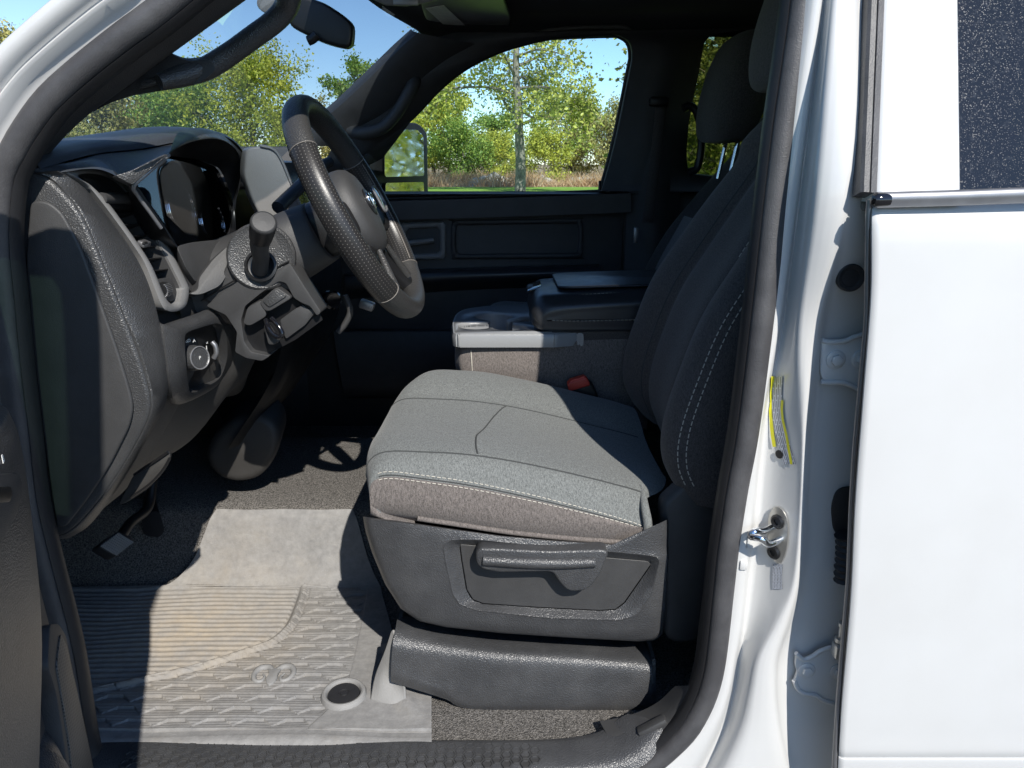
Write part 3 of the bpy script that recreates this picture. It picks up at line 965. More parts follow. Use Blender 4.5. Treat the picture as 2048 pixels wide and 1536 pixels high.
# floor and tunnel carpet
def fl(x): return [V(x, .99, -.908), V(x, 1.40, -.908), V(x, 1.47, -.900), V(x, 1.51, -.84), V(x, 1.535, -.780), V(x, 1.58, -.745), V(x, 1.80, -.737), V(x, 1.98, -.742), V(x, 2.05, -.80), V(x, 2.09, -.88), V(x, 2.15, -.905), V(x, 2.56, -.905)]
loft('floor_carpet', [fl(-1.1), fl(-.5), fl(.1), fl(1.7)], 110, 8, M['carpet'], T)
# rear of the cab
bl = lambda p: V(1.62, p[0], p[1])
rw = [(1.0, -1.0), (2.6, -1.0), (2.6, .0), (2.48, .46), (1.12, .46), (1.0, 0)]
holed('rear_wall', [rw, rpoly([(1.2, .0, 0), (2.4, .0, 0), (2.32, .36, 0), (1.28, .36, 0)], .08)], lambda a, b: V(1.62 + max(0, b) * -.2, a, b), M['trim'], T, .02)
plate('rear_window', [V(1.63, 1.2, 0), V(1.63, 2.4, 0), V(1.56, 2.32, .36), V(1.56, 1.28, .36)], (.004, 0, .001), M['darktint'], T, 0)
tail = [V(.42, 1.06, -.5), V(.42, 2.5, -.5)]
# roof and headliner
def rf(y, z, x0, zf): return [V(x0, y, zf), V(x0 + .12, y, z - .02), V(.3, y, z), V(1.0, y, z), V(1.6, y, z - .03)]
hl = [rf(1.0, .405, -.14, .365), rf(1.08, .435, -.26, .385), rf(1.4, .452, -.36, .40), rf(1.78, .457, -.385, .405), rf(2.15, .452, -.36, .395), rf(2.40, .425, -.28, .372), rf(2.475, .395, -.262, .356), rf(2.50, .365, -.25, .342)]
loft('headliner', hl, 40, 40, M['headliner'], T)
rp = [[V(-.17, .97, .38), V(.3, .97, .45), V(1.0, .97, .45), V(1.65, .97, .43)], [V(-.26, 1.2, .46), V(.3, 1.2, .52), V(1, 1.2, .52), V(1.65, 1.2, .49)], [V(-.31, 1.78, .48), V(.3, 1.78, .54), V(1, 1.78, .54), V(1.65, 1.78, .51)],
      [V(-.25, 2.36, .46), V(.3, 2.36, .52), V(1, 2.36, .52), V(1.65, 2.36, .49)], [V(-.17, 2.58, .38), V(.3, 2.58, .45), V(1, 2.58, .45), V(1.65, 2.58, .43)]]
loft('roof_panel', rp, 30, 24, M['paint'], T)
# fill behind the dash and the far wall of the cab
box('dash_carrier', V(-.93, 1.77, -.26), (.50, 1.42, .40), M['black'], T, .02)
box('far_foot_panel', V(-.93, 2.56, -.5), (.44, .05, 1.1), M['trim'], T, .01)
box('far_lower_panel', V(.98, 2.58, -.52), (1.36, .05, .92), M['trim'], T, .01)
# hood and fenders, and the bed behind, seen only from beside
loft('hood', [[V(-.95, .90, -.12), V(-1.3, .88, -.14), V(-2.1, .92, -.20), V(-2.35, 1.0, -.32)], [V(-1.05, 1.3, -.03), V(-1.4, 1.3, -.04), V(-2.15, 1.3, -.1), V(-2.45, 1.3, -.24)], [V(-1.1, 1.76, -.01), V(-1.4, 1.76, -.02), V(-2.2, 1.76, -.08), V(-2.5, 1.76, -.22)],
               [V(-1.05, 2.22, -.03), V(-1.4, 2.22, -.04), V(-2.15, 2.22, -.1), V(-2.45, 2.22, -.24)], [V(-.95, 2.62, -.12), V(-1.3, 2.64, -.14), V(-2.1, 2.6, -.20), V(-2.35, 2.5, -.32)]], 24, 24, M['paint'], T)
for yy, s in ((.86, 1), (2.66, -1)):
    loft('front_fender', [[V(-.80, yy + .03 * s, -.13), V(-1.4, yy + .02 * s, -.15), V(-2.2, yy + .05 * s, -.22)], [V(-.78, yy, -.35), V(-1.4, yy - .03 * s, -.4), V(-2.25, yy + .02 * s, -.45)], [V(-.76, yy + .02 * s, -.95), V(-1.0, yy + .02 * s, -.7), V(-2.2, yy + .04 * s, -.6)]], 14, 14, M['paint'], T)

# ------------------------------------------------------------------ windshield, pillars inside, far side of the cab
wl0 = [V(-.80, 1.06, -.03), V(-.62, 1.08, .10), V(-.44, 1.09, .235), V(-.25, 1.12, .365)]
wl1 = [V(-.98, 1.40, -.04), V(-.76, 1.41, .12), V(-.56, 1.42, .27), V(-.345, 1.43, .395)]
wl2_ = [V(-1.04, 1.76, -.04), V(-.80, 1.76, .13), V(-.59, 1.76, .28), V(-.375, 1.76, .405)]
wl3 = [V(-.98, 2.12, -.04), V(-.76, 2.11, .12), V(-.56, 2.10, .27), V(-.345, 2.09, .392)]
wl4 = [V(-.78, 2.47, -.03), V(-.62, 2.44, .10), V(-.46, 2.42, .225), V(-.262, 2.375, .362)]
loft('windshield', [wl0, wl1, wl2_, wl3, wl4], 24, 32, M['wind'], T)
# driver's windshield pillar trim (inside)
tp = [(2, 500), (34, 420), (51, 376), (75, 337), (109, 297), (144, 260), (182, 226), (232, 190), (288, 149), (342, 109), (415, 56), (492, 0), (570, -56)]
T1 = PL(tp, 1.045)
T2 = [p + np.array([-.05, .05, .012]) for p in T1]
sp_ = [(-20, 500), (-2, 420), (14, 393), (38, 325), (68, 273), (102, 232), (146, 186), (191, 148), (232, 110), (300, 56), (369, 0), (450, -62)]
T0 = PL([(x - 6, y - 4) for x, y in sp_], .974)
T0 = par(T0, 13)
Tm = [a * .55 + b * .45 + np.array([.004, -.012, .003]) for a, b in zip(T0, T1)]
loft('pillar_trim', [T0, Tm, T1, T2], 60, 14, M['trim'], T, mode='arc')
# driver's grab handle
gh = empty('grab_handle', P(430, 130, 1.08), T)
hp = [P(318, 164, 1.055), P(350, 156, 1.07), P(385, 146, 1.085), P(418, 134, 1.095), P(458, 109, 1.10), P(505, 75, 1.10), P(548, 43, 1.10), P(572, 14, 1.095), P(578, -20, 1.08), P(574, -60, 1.07)]
tube('handle_bar', hp, [.010, .0135, .0150, .0150, .0145, .0145, .0145, .0150, .017, .016], M['grain'], gh, m=60, n=14)
bp_ = [(176, 226), (232, 178), (288, 138), (338, 102), (350, 112), (372, 121), (388, 122), (420, 118), (432, 140), (404, 164), (362, 176), (308, 184), (262, 192), (220, 206), (190, 222)]
plate('handle_base', rpoly(PL(bp_, 1.078), .006, 3), (-.012, .020, .006), M['trim'], gh, .006, 3)
plate('screw_cover', PL([(283, 158), (318, 152), (330, 160), (300, 172), (276, 178)], 1.062), (0, .008, 0), M['grain'], gh, .003)
# rear view mirror
mo = [(580, 12), (596, -8), (640, 2), (672, 20), (698, 40), (705, 55), (703, 84), (696, 95), (672, 92), (640, 82), (606, 66), (582, 52), (575, 34)]
mr = plate('rearview_mirror', arc(PL(mo, 1.72), 48, True), (.0, .035, .0), M['black'], T, .012, 4)
tube('mirror_tab', PL([(634, 70), (625, 78), (616, 82)], 1.71), .010, M['black'], mr, m=8, n=8)
tube('mirror_stem', [P(618, 20, 1.75), P(560, -20, 1.76), P(530, -60, 1.76)], .012, M['black'], mr, m=12, n=8)
ms = arc(PL([(512, 8), (520, -10), (545, -30), (560, 0), (545, 18), (528, 25)], 1.76), 20, True)
plate('sensor_mount', ms, (0, .02, 0), M['darksilver'], T, .004)
# overhead console, sun visor with its label
oc = [(738, -20), (744, 0), (770, 12), (812, 14), (850, 8), (880, 0), (890, -20)]
oo = plate('overhead_console', PL(oc, 1.80), (0, .09, .03), M['darksilver'], T, .008, 3)
box('lamp_lens', P(812, 2, 1.795), (.055, .008, .018), M['silver'], oo, .003)
vis = [PZ(x, y, .395) for x, y in ((845, -10), (852, 40), (880, 62), (915, 74), (960, 70), (1004, 62), (1020, 45), (1010, 10), (990, -40), (900, -60))]
vo = plate('sun_visor', arc(vis, 48, True), (0, 0, .018), M['darksilver'], T, .006, 3)
lb = [PZ(x, y, .393) for x, y in ((851, 16), (888, 10), (935, 55), (900, 61))]
v, f = plate_vf(lb, (0, 0, -.0008), 0)
lab = mesh_obj('visor_label', v, f, M['label'], vo, False)
uvl = lab.data.uv_layers.new(name='UVMap')
e1_, e2_ = lb[3] - lb[0], lb[1] - lb[0]
for lp_ in lab.data.loops:
    q_ = v[lp_.vertex_index] - lb[0]
    uvl.data[lp_.index].uv = (q_ @ e1_ / (e1_ @ e1_), q_ @ e2_ / (e2_ @ e2_))
# passenger windshield pillar
A0 = PL([(838, 66), (800, 100), (740, 158), (690, 205), (655, 235), (630, 256), (600, 290)], [2.36, 2.37, 2.39, 2.41, 2.43, 2.44, 2.45])
A2 = PL([(1000, 98), (930, 133), (880, 172), (830, 226), (795, 256), (755, 274), (700, 290)], [2.48, 2.49, 2.50, 2.51, 2.52, 2.52, 2.52])
A1 = [a * .5 + b * .5 + np.array([.008, -.025, -.004]) for a, b in zip(A0, A2)]
Am = [p + np.array([-.03, .06, .02]) for p in A0]
An = [p + np.array([-.01, .06, .0]) for p in A2]
loft('pillar_trim', [Am, A0, A1, A2, An], 40, 18, M['trim'], T, mode='arc')
gh2 = tube('grab_handle', PL([(700, 262), (728, 266), (764, 256), (792, 228), (812, 196), (828, 166), (832, 146)], [2.46, 2.43, 2.42, 2.42, 2.42, 2.43, 2.46]), [.018, .021, .019, .019, .019, .021, .018], M['plastic'], T, m=40, n=12)
tube('handle_recess', PL([(690, 243), (730, 215), (775, 172), (818, 140)], [2.445, 2.43, 2.425, 2.43]), .006, M['trim'], gh2, m=20, n=8)

# passenger door: window opening outline in px
win_px = [(735, 300), (735, 398), (990, 392), (1200, 384), (1226, 290), (1262, 112), (1257, 82), (1225, 66), (1100, 73), (1000, 100), (930, 135), (880, 175), (830, 230), (796, 260), (762, 280)]
def sideY(z):                       # depth of the far cab side at a height over the camera
    return 2.53 - .16 * max(0.0, z + .05) - .0 * z
def side_pt(px, py):
    d = ray(px, py)
    Y = 2.5
    for _ in range(12):
        Y = sideY(d[2] / d[1] * Y)
    return P(px, py, Y)
wo_ = [side_pt(*p) for p in win_px]
wo_r = rpoly(wo_, [.01, .01, .5, .012, .5, .09, .05, .09, .3, .3, .3, .3, .2, .2, .2], 5)
rw_px = [(1372, 345), (1366, 310), (1372, 220), (1384, 140), (1392, 96), (1412, 70), (1470, 60)]
rw3 = [side_pt(*p) for p in rw_px]
zt = rw3[-1][2] - CZ
rw3 += [V(1.15, sideY(zt), zt), V(1.25, sideY(.3), .3), V(1.3, sideY(-.03), -.03), V(.75, sideY(-.05), -.05)]
rw_r = rpoly(rw3, [.03] + [.1] * 9 + [.02], 5)
PD_ = empty('passenger_door', V(-.1, 2.55, -.5), T)
outer = [(-.66, -.09), (1.62, -.09), (1.62, .40), (-.17, .375), (-.27, .352), (-.45, .215)]
holed('window_surround', [outer, [(p[0], p[2] - CZ) for p in wo_r], [(p[0], p[2] - CZ) for p in rw_r]], lambda a_, b_: V(a_, sideY(b_), b_), M['trim'], PD_, .05, -1)
tube('window_seal', [p + np.array([0, -.004, 0]) for p in wo_r], .0085, M['rubber_dark'], PD_, m=160, n=8, closed=True)
fr_px = [(1214, 384), (1240, 290), (1274, 120), (1275, 86), (1258, 62), (1228, 55), (1100, 62), (1000, 88)]
tube('frame_moulding', [side_pt(*p) + np.array([0, -.012, 0]) for p in fr_px], .0062, M['darksilver'], PD_, m=80, n=8)
gl = [p + np.array([0, .012, 0]) for p in wo_r]
plate('window_glass', gl, (0, .004, 0), M['glass'], PD_, 0)
plate('rear_side_glass', [p + np.array([0, .03, 0]) for p in rw_r], (0, .004, 0), M['darktint'], T, 0)
# sill cap
sc_ = [P(640, 418, 2.50), P(770, 413, 2.50), P(990, 407, 2.50), P(1215, 399, 2.50), P(1260, 397, 2.50)]
pr = [(.5, -1), (.55, .2), (.3, .6), (-.2, .8), (-1.2, .85), (-1.2, -1)]
tube('window_sill', sc_, .035, M['plastic'], PD_, m=40, up=(0, 0, 1), prof=[(p[0], -p[1] * .6) for p in pr], angle=40)
lathe('lock_pin', P(1199, 386, 2.52), (0, 0, 1), [(.0048, -.02), (.0048, .035), (.003, .039)], M['black'], PD_, 12)
# trim panel
tp_ = [(-.75, -.95), (.37, -.95), (.37, -.10), (-.75, -.12)]
plate('trim_panel', [V(a_, 2.535, b_) for a_, b_ in tp_], (0, .03, 0), M['plastic'], PD_, .004)
def rect_px(x0, y0, x1, y1, Y, r=.02): return rpoly(PL([(x0, y0), (x1, y0 - 4), (x1, y1 - 2), (x0, y1)], Y), r, 5)
ringplate('trim_recess', rect_px(902, 440, 1166, 518, 2.53, .025), rect_px(912, 450, 1156, 508, 2.53, .02), (0, -.010, 0), M['plastic'], PD_)
ringplate('handle_bezel', rect_px(800, 446, 892, 520, 2.53, .02), rect_px(812, 458, 880, 508, 2.53, .015), (0, -.012, 0), M['darksilver'], PD_)
tube('inner_handle', PL([(815, 486), (840, 484), (868, 480)], 2.515), .010, M['darksilver'], PD_, m=12, n=8)
loft('armrest', [[P(690, 548, 2.53), P(900, 536, 2.53), P(1200, 528, 2.53)], [P(690, 552, 2.46), P(900, 542, 2.46), P(1200, 533, 2.46)], [P(690, 580, 2.45), P(900, 562, 2.45), P(1200, 552, 2.45)], [P(690, 600, 2.53), P(900, 582, 2.53), P(1200, 570, 2.53)]], 30, 16, M['vinyl'], PD_)
loft('map_pocket', [[V(-.6, 2.53, -.55), V(.3, 2.53, -.55)], [V(-.6, 2.47, -.56), V(.3, 2.47, -.56)], [V(-.58, 2.47, -.75), V(.28, 2.47, -.75)], [V(-.58, 2.53, -.8), V(.28, 2.53, -.8)]], 16, 12, M['plastic'], PD_)
# B pillar beyond, with seat belt and loop handle
loft('pillar_trim', [[V(.375, 2.50, -.95), V(.375, 2.50, -.07), V(.40, 2.455, .35)], [V(.46, 2.465, -.95), V(.46, 2.465, -.07), V(.47, 2.42, .36)], [V(.545, 2.50, -.95), V(.545, 2.50, -.07), V(.58, 2.455, .36)]], 20, 12, M['trim'], T)
sb = empty('seat_belt', V(.44, 2.44, .2), T)
loft('webbing', [[P(1312, 205, 2.43), P(1300, 320, 2.43), P(1284, 445, 2.43)], [P(1334, 207, 2.43), P(1322, 320, 2.43), P(1306, 445, 2.43)]], 12, 3, M['fabric_back'], sb, thick=.002)
box('belt_anchor', P(1318, 203, 2.42), (.06, .03, .028), M['black'], sb, .008)
box('belt_tongue', P(1272, 470, 2.42), (.018, .012, .05), M['steel'], sb, .004)
loop_px = [(1376, 345), (1394, 336), (1402, 300), (1402, 262), (1394, 226), (1380, 212), (1366, 218)]
tube('grab_handle', PL(loop_px, 2.40), .012, M['black'], T, m=40, n=10)
# towing mirror outside the passenger window
tm = empty('towing_mirror', P(795, 320, 2.95), T)
# the glasses face rearwards: each is a flat pane standing along the line of sight to the rear
def pane(lst, name, mat, yaw):
    c2 = P(*lst[0], 2.9)
    cx = sum(p[0] for p in lst) / len(lst); cy = sum(p[1] for p in lst) / len(lst)
    cen_ = P(cx, cy, 2.905)
    n = np.array([math.cos(yaw), -math.sin(yaw), .05]); n /= np.linalg.norm(n)
    pts_ = []
    for x, y in lst:
        d = ray(x, y)
        t = ((cen_ - O) @ n) / (d @ n)
        pts_.append(d * t + O)
    return pts_, n
g1, n1 = pane([(768, 258), (834, 260), (845, 272), (847, 352), (768, 354)], 'mirror_glass', M['mirror'], rad(38))
plate('mirror_glass', rpoly(g1, .012, 4), tuple(n1 * .004), M['mirror'], tm, 0)
g2, n2 = pane([(770, 366), (846, 364), (847, 394), (770, 396)], 'convex_glass', M['mirror'], rad(40))
plate('convex_glass', rpoly(g2, .008, 4), tuple(n2 * .004), M['mirror'], tm, 0)
ofs = np.array([.0, .012, 0])
plate('mirror_shell', rpoly(pane([(735, 270), (750, 250), (770, 242), (838, 246), (856, 266), (858, 400), (735, 400)], '', None, rad(38))[0], .02, 4), tuple(-n1 * .06), M['black'], tm, .008, 3)

# ------------------------------------------------------------------ dashboard
XZ = [(.03, -.615), (.0, -.588), (-.05, -.566), (-.10, -.546), (-.15, -.526), (-.20, -.508), (-.26, -.498), (-.32, -.505), (-.38, -.535), (-.48, -.602), (-.535, -.650), (-.56, -.70)]
def XF(z):
    return float(np.interp(-z, [-q[0] for q in XZ], [q[1] for q in XZ]))
def PD(px, py, off=0.0):              # where the line of sight meets the dash face
    d = ray(px, py)
    lo, hi = .5, 2.2
    for _ in range(50):
        t = (lo + hi) / 2
        p = d * t
        if p[0] > XF(p[2]) + off: lo = t
        else: hi = t
    return d * lo + O
DB = empty('dashboard', V(-.7, 1.7, -.3), T)
zs = np.array([.03, .012, 0, -.025, -.05, -.1, -.15, -.2, -.26, -.32, -.36, -.40, -.44, -.48, -.51, -.535, -.56])
def face_line(Y, dx=0, zz=zs): return [V(XF(z) + dx, Y, z) for z in zz]
# end cap on the door side
e_in = [P(x, y, .998) for x, y in ((55, 345), (85, 352), (115, 375), (160, 430), (200, 520), (240, 620), (278, 720), (299, 800), (290, 850), (240, 940), (190, 1010), (140, 1062), (100, 1078))]
front = [V(-.86, .998, z) for z in (-.60, -.4, -.2, -.05, .0)]
cap = arc(e_in, 60) 
capo = list(cap) + [V(-.80, .998, -.585), V(-.86, .998, -.4), V(-.86, .998, .0), V(-.70, .998, .012)]
plate('end_cap', capo, (0, .02, 0), M['grain'], DB, .006, 3)
inn = [(66, 400), (100, 402), (128, 424), (164, 490), (200, 590), (236, 690), (262, 775), (270, 812), (262, 850), (222, 930), (175, 1000), (135, 1050), (118, 1052), (95, 900), (70, 700), (56, 520)]
plate('end_cap_panel', rpoly(PL(inn, .996), .02, 3), (0, -.006, 0), M['plastic'], DB, .005, 3)
# grained band that wraps from the end cap onto the face
bo = [(118, 342), (135, 350), (169, 374), (198, 407), (229, 448), (257, 487), (284, 533), (304, 582), (321, 645), (334, 725), (336, 795), (310, 850), (265, 930), (218, 1002), (180, 1050), (140, 1076)]
bo3 = arc([PD(x, y, .003) if y < 800 else P(x, y, 1.055) for x, y in bo], 60)
E3 = arc(e_in, 60)
w_b = bo3 - E3
G = np.stack([E3 + np.array([-.014, .012, 0]), E3 + np.array([-.004, .006, 0]), E3 + np.array([.001, .0035, 0]), E3 + w_b * .08 + np.array([.003, .0005, 0]), E3 + w_b * .5 + np.array([.003, -.0015, 0]), E3 + w_b * .90 + np.array([.0015, -.001, 0]), bo3 + np.array([-.002, .001, 0]), bo3 + np.array([-.03, .006, 0])])
mesh_obj('end_band', G.reshape(-1, 3), grid_faces(60, 8), M['grain'], DB, True, 50)
# face beside the wheel (vent and light switch sit on it)
dsx = np.interp(-zs, [0, .205, .225, .6], [-.055, -.055, -.009, -.009])
def face_line2(Y, k=0): return [V(XF(z) + d_ + k, Y, z) for z, d_ in zip(zs, dsx)]
loft('dash_face', [face_line2(1.03, -.003), face_line2(1.07), face_line2(1.12), face_line2(1.165), face_line2(1.22, -.012)], 60, 14, M['plastic'], DB)
zl = zs[6:]
low = [[(-.546, -.15), (-.528, -.20), (-.517, -.27), (-.522, -.32), (-.550, -.38), (-.595, -.45), (-.645, -.50), (-.70, -.52)],
       [(-.538, -.15), (-.522, -.20), (-.512, -.27), (-.515, -.33), (-.530, -.40), (-.565, -.46), (-.60, -.495), (-.67, -.51)],
       [(-.512, -.15), (-.500, -.20), (-.488, -.27), (-.490, -.34), (-.505, -.38), (-.525, -.41), (-.555, -.435), (-.62, -.45)],
       [(-.512, -.15), (-.502, -.20), (-.490, -.27), (-.492, -.34), (-.51, -.38), (-.53, -.41), (-.56, -.435), (-.62, -.45)],
       [(-.540, -.15), (-.545, -.20), (-.54, -.27), (-.545, -.34), (-.55, -.40), (-.56, -.44), (-.58, -.47), (-.62, -.48)]]
ly = [1.165, 1.27, 1.335, 1.43, 1.52]
loft('knee_panel', [[V(x, y, z) for x, z in l] for l, y in zip(low, ly)], 50, 40, M['brownplastic'], DB)
# seams low on the dash
def seam_px(pts, mat=M['black'], r=.0016, off=.002, par_=DB, nm='panel_gap'):
    return tube(nm, [PD(x, y, off) for x, y in pts], r, mat, par_, m=40, n=6)
tube('panel_gap', PL([(336, 904), (312, 921), (290, 935), (268, 950)], 1.075), .0022, M['black'], DB, m=20, n=6)
tube('panel_gap', PL([(340, 916), (326, 940), (300, 968), (262, 995)], 1.075), .0022, M['black'], DB, m=20, n=6)
lp = [(268, 948), (322, 913), (338, 904), (342, 914), (318, 950), (300, 975), (262, 1000), (236, 1012)]
plate('lower_closeout', rpoly(PL(lp, 1.078), .01, 3), (-.006, .018, -.004), M['brownplastic'], DB, .004, 2)
# rounded end of the knee panel
lobe = [(412, 905), (430, 870), (470, 840), (520, 830), (552, 850), (560, 885), (545, 925), (520, 955), (485, 966), (450, 962), (425, 945), (414, 925)]
plate('knee_pad', arc(PL(lobe, 1.555), 44, True), (-.03, .16, 0), M['brownplastic'], DB, .02, 4)

# soft top with its hood over the instruments
def top_line(Y, zr, xr, zf=-.02, bulge=0):
    return [V(xr - .004, Y, zr - .012), V(xr - .012, Y, zr - .002), V(xr - .035, Y, zr + .004 + bulge), V(xr - .10, Y, zr + .004 + bulge), V(xr - .22, Y, (zr + zf) / 2 + .01), V(-1.02, Y, zf)]
tops = [top_line(1.0, .004, -.60, -.03), top_line(1.06, .016, -.592, -.03), top_line(1.13, .026, -.585, -.02), top_line(1.19, .032, -.560, -.01), top_line(1.25, .043, -.530, 0), top_line(1.32, .052, -.510, 0),
        top_line(1.41, .049, -.508, 0), top_line(1.50, .030, -.520, 0), top_line(1.555, .000, -.538, 0), top_line(1.59, .002, -.545, 0), top_line(1.65, .004, -.54, 0), top_line(1.8, .004, -.54, 0), top_line(2.1, .0, -.56, 0), top_line(2.5, -.005, -.60, -.02)]
loft('dash_top', tops, 40, 110, M['dashtop'], DB)
# instrument cluster
IC = empty('instrument_cluster', V(-.56, 1.33, -.05), T)
rim_px = [(262, 371), (300, 336), (337, 308), (370, 285), (410, 268), (448, 272), (474, 288), (487, 308), (488, 338), (480, 372), (470, 410), (462, 452), (452, 486), (420, 494), (392, 500), (372, 506), (350, 490), (325, 450), (298, 415), (278, 390)]
rimY = [1.06, 1.07, 1.10, 1.18, 1.30, 1.43, 1.49, 1.53, 1.55, 1.55, 1.54, 1.51, 1.45, 1.34, 1.28, 1.22, 1.16, 1.12, 1.10, 1.08]
rim = arc(PL(rim_px, rimY), 90, True)
c_rim = rim.mean(0)
def lensp(y, z): return V(-.600 + (y - 1.2) * .10 - (z + .01) * .15, y, z)
lens_o = rpoly([lensp(1.185, -.072), lensp(1.19, -.012), lensp(1.25, .006), lensp(1.33, .012), lensp(1.44, .006), lensp(1.52, -.010), lensp(1.54, -.072), lensp(1.52, -.138), lensp(1.33, -.141), lensp(1.19, -.138)], .02, 3)
lens_o = arc(lens_o, 90, True)
dists = [np.abs(np.linalg.norm(np.roll(lens_o, -k, 0) - rim, axis=1)).sum() for k in range(90)]
lens_o = np.roll(lens_o, -int(np.argmin(dists)), 0)
mid = rim * .5 + lens_o * .5
wo1 = np.clip((rim[:, 1] - 1.10) / .12, 0, 1)[:, None] * np.clip((rim[:, 2] - CZ + .06) / .05, 0, 1)[:, None]
out1 = c_rim + (rim - c_rim) * (1 + .05 * wo1) + np.array([-.004, 0, 0]) * wo1
out2 = c_rim + (rim - c_rim) * (1 + .10 * wo1) + np.array([-.02, 0, 0]) * wo1
G = np.stack([out2, out1, rim, rim + np.array([-.004, 0, 0]), mid, lens_o])
mesh_obj('cluster_hood', G.reshape(-1, 3), grid_faces(90, 6, True), M['black'], IC, True, 50)
plate('cluster_face', [p + np.array([-.014, .0, -.007]) for p in lens_o], (-.004, 0, 0), M['gloss'], IC, 0)
plate('cluster_lens', [p + np.array([-.004, .0, 0]) for p in lens_o], (-.0015, 0, 0), M['cluster'], IC, 0)
tube('bezel_edge', PL([(338, 310), (300, 342), (268, 372), (276, 392), (300, 425), (322, 456)], [1.102, 1.068, 1.055, 1.075, 1.095, 1.115]), .0028, M['silver'], IC, m=40, n=8)
lo = lens_o
fn_ = np.cross(lo[30] - lo[0], lo[60] - lo[0]); fn_ /= np.linalg.norm(fn_)
if fn_[0] < 0: fn_ = -fn_
fx = np.array([0, 1, 0.0]); fx -= fn_ * (fx @ fn_); fx /= np.linalg.norm(fx)
fy = np.cross(fn_, fx)
if fy[2] < 0: fy = -fy
fc = lens_o.mean(0) + np.array([-.0125, 0, -.0065])
def on_face(px, py, h=.001):
    d = ray(px, py)
    t = ((fc - O) @ fn_) / (d @ fn_)
    return d * t + O + fn_ * h
for gx, gy, nm in ((415, 446, 'speedometer'), (352, 420, 'tachometer')):
    gc = on_face(gx, gy)
    gg = lathe(nm, gc, tuple(fn_), [(.050, 0), (.050, .004), (.0485, .005), (.047, .004), (.047, .001), (.0001, .001)], M['black'], IC, 40)
    ra = [gc + fn_ * .006 + (fx * math.cos(q) + fy * math.sin(q)) * .0495 for q in np.linspace(-.9, .9, 14)]
    tube('dial_ring', ra, .0014, M['chrome'], gg, m=24, n=6)
    ra = [gc + fn_ * .006 + (fx * math.cos(q) + fy * math.sin(q)) * .033 for q in np.linspace(2.5, 4.0, 14)]
    tube('dial_ring', ra, .0020, M['chrome'], gg, m=24, n=6)
    tk = []
    for q in np.linspace(-.5, 2.2, 19):
        u = fx * math.cos(q) + fy * math.sin(q)
        tk.append(tube_vf([gc + u * .040 + fn_ * .002, gc + u * .0465 + fn_ * .002], .0006, m=2, n=4))
    v, f = merge(tk)
    tag(mesh_obj('dial_ticks', v, f, M['dial_glow'], gg, False), kind='stuff')
    for s_, q in (('120', .05), ('100', .55), ('80', 1.0), ('60', 1.45)) if nm == 'speedometer' else (('5', .2), ('4', .8), ('3', 1.4)):
        u = fx * math.cos(q) + fy * math.sin(q)
        text('dial_number', s_, gc + u * .033 + fn_ * .0025, fx, fy, .0095, M['dial_glow'], gg)
fa = [V(-.590, 1.10, .008), V(-.588, 1.13, .012), V(-.563, 1.19, .018), V(-.533, 1.25, .029), V(-.513, 1.32, .038), V(-.511, 1.41, .035), V(-.523, 1.50, .016), V(-.541, 1.555, -.014)]
fb2 = PL([(238, 352), (262, 370), (300, 336), (337, 308), (370, 285), (410, 268), (448, 272), (487, 308)], [1.05, 1.06, 1.07, 1.10, 1.18, 1.30, 1.43, 1.53])
loft('hood_lip', [fa, [a_ * .5 + b_ * .5 + np.array([.003, 0, 0]) for a_, b_ in zip(fa, fb2)], fb2], 70, 12, M['grain'], IC)
sha = [V(-.610, .999, -.010), V(-.604, 1.02, -.004), V(-.597, 1.05, .000), V(-.593, 1.08, .005), V(-.590, 1.10, .008)]
shb = PL([(58, 348), (128, 344), (168, 338), (204, 340), (242, 356)], [.999, 1.01, 1.03, 1.04, 1.052])
loft('dash_shelf', [sha, [a_ * .5 + b_ * .5 + np.array([0, 0, .004]) for a_, b_ in zip(sha, shb)], shb], 40, 12, M['dashtop'], DB)
# grained wedge between vent and hood, and the dash piece under the cluster
sl_ = [(262, 374), (276, 372), (300, 408), (330, 452), (356, 492), (384, 540), (400, 566), (388, 584), (372, 580), (340, 520), (300, 440)]
plate('vent_side_trim', rpoly([PD(x, y, -.002) for x, y in sl_], .006, 3), (-.02, .012, 0), M['plastic'], DB, .004, 3)
un = [(352, 492), (382, 484), (420, 480), (456, 478), (472, 486), (440, 520), (410, 552), (392, 566), (372, 536)]
plate('cluster_lower_trim', rpoly(PL(un, [1.17, 1.20, 1.24, 1.28, 1.30, 1.26, 1.22, 1.19, 1.17]), .008, 3), (-.02, .03, -.02), M['plastic'], DB, .006, 3)
cs = [(376, 588), (400, 590), (440, 572), (460, 540), (470, 500), (455, 492), (425, 520), (398, 556), (396, 580)]
plate('column_side_pad', rpoly(PL(cs, [1.165, 1.175, 1.20, 1.22, 1.235, 1.235, 1.22, 1.19, 1.175]), .008, 3), (-.03, .03, -.01), M['plastic'], DB, .006, 3)

wdg = [(229, 351), (262, 341), (300, 322), (328, 308), (336, 310), (300, 340), (264, 369), (248, 362)]
plate('hood_wedge', rpoly([p + np.array([.003, -.004, 0]) for p in PL(wdg, [1.042, 1.05, 1.06, 1.083, 1.088, 1.063, 1.05, 1.045])], .002, 2), (-.012, .012, -.002), M['grain'], DB, .002, 2)
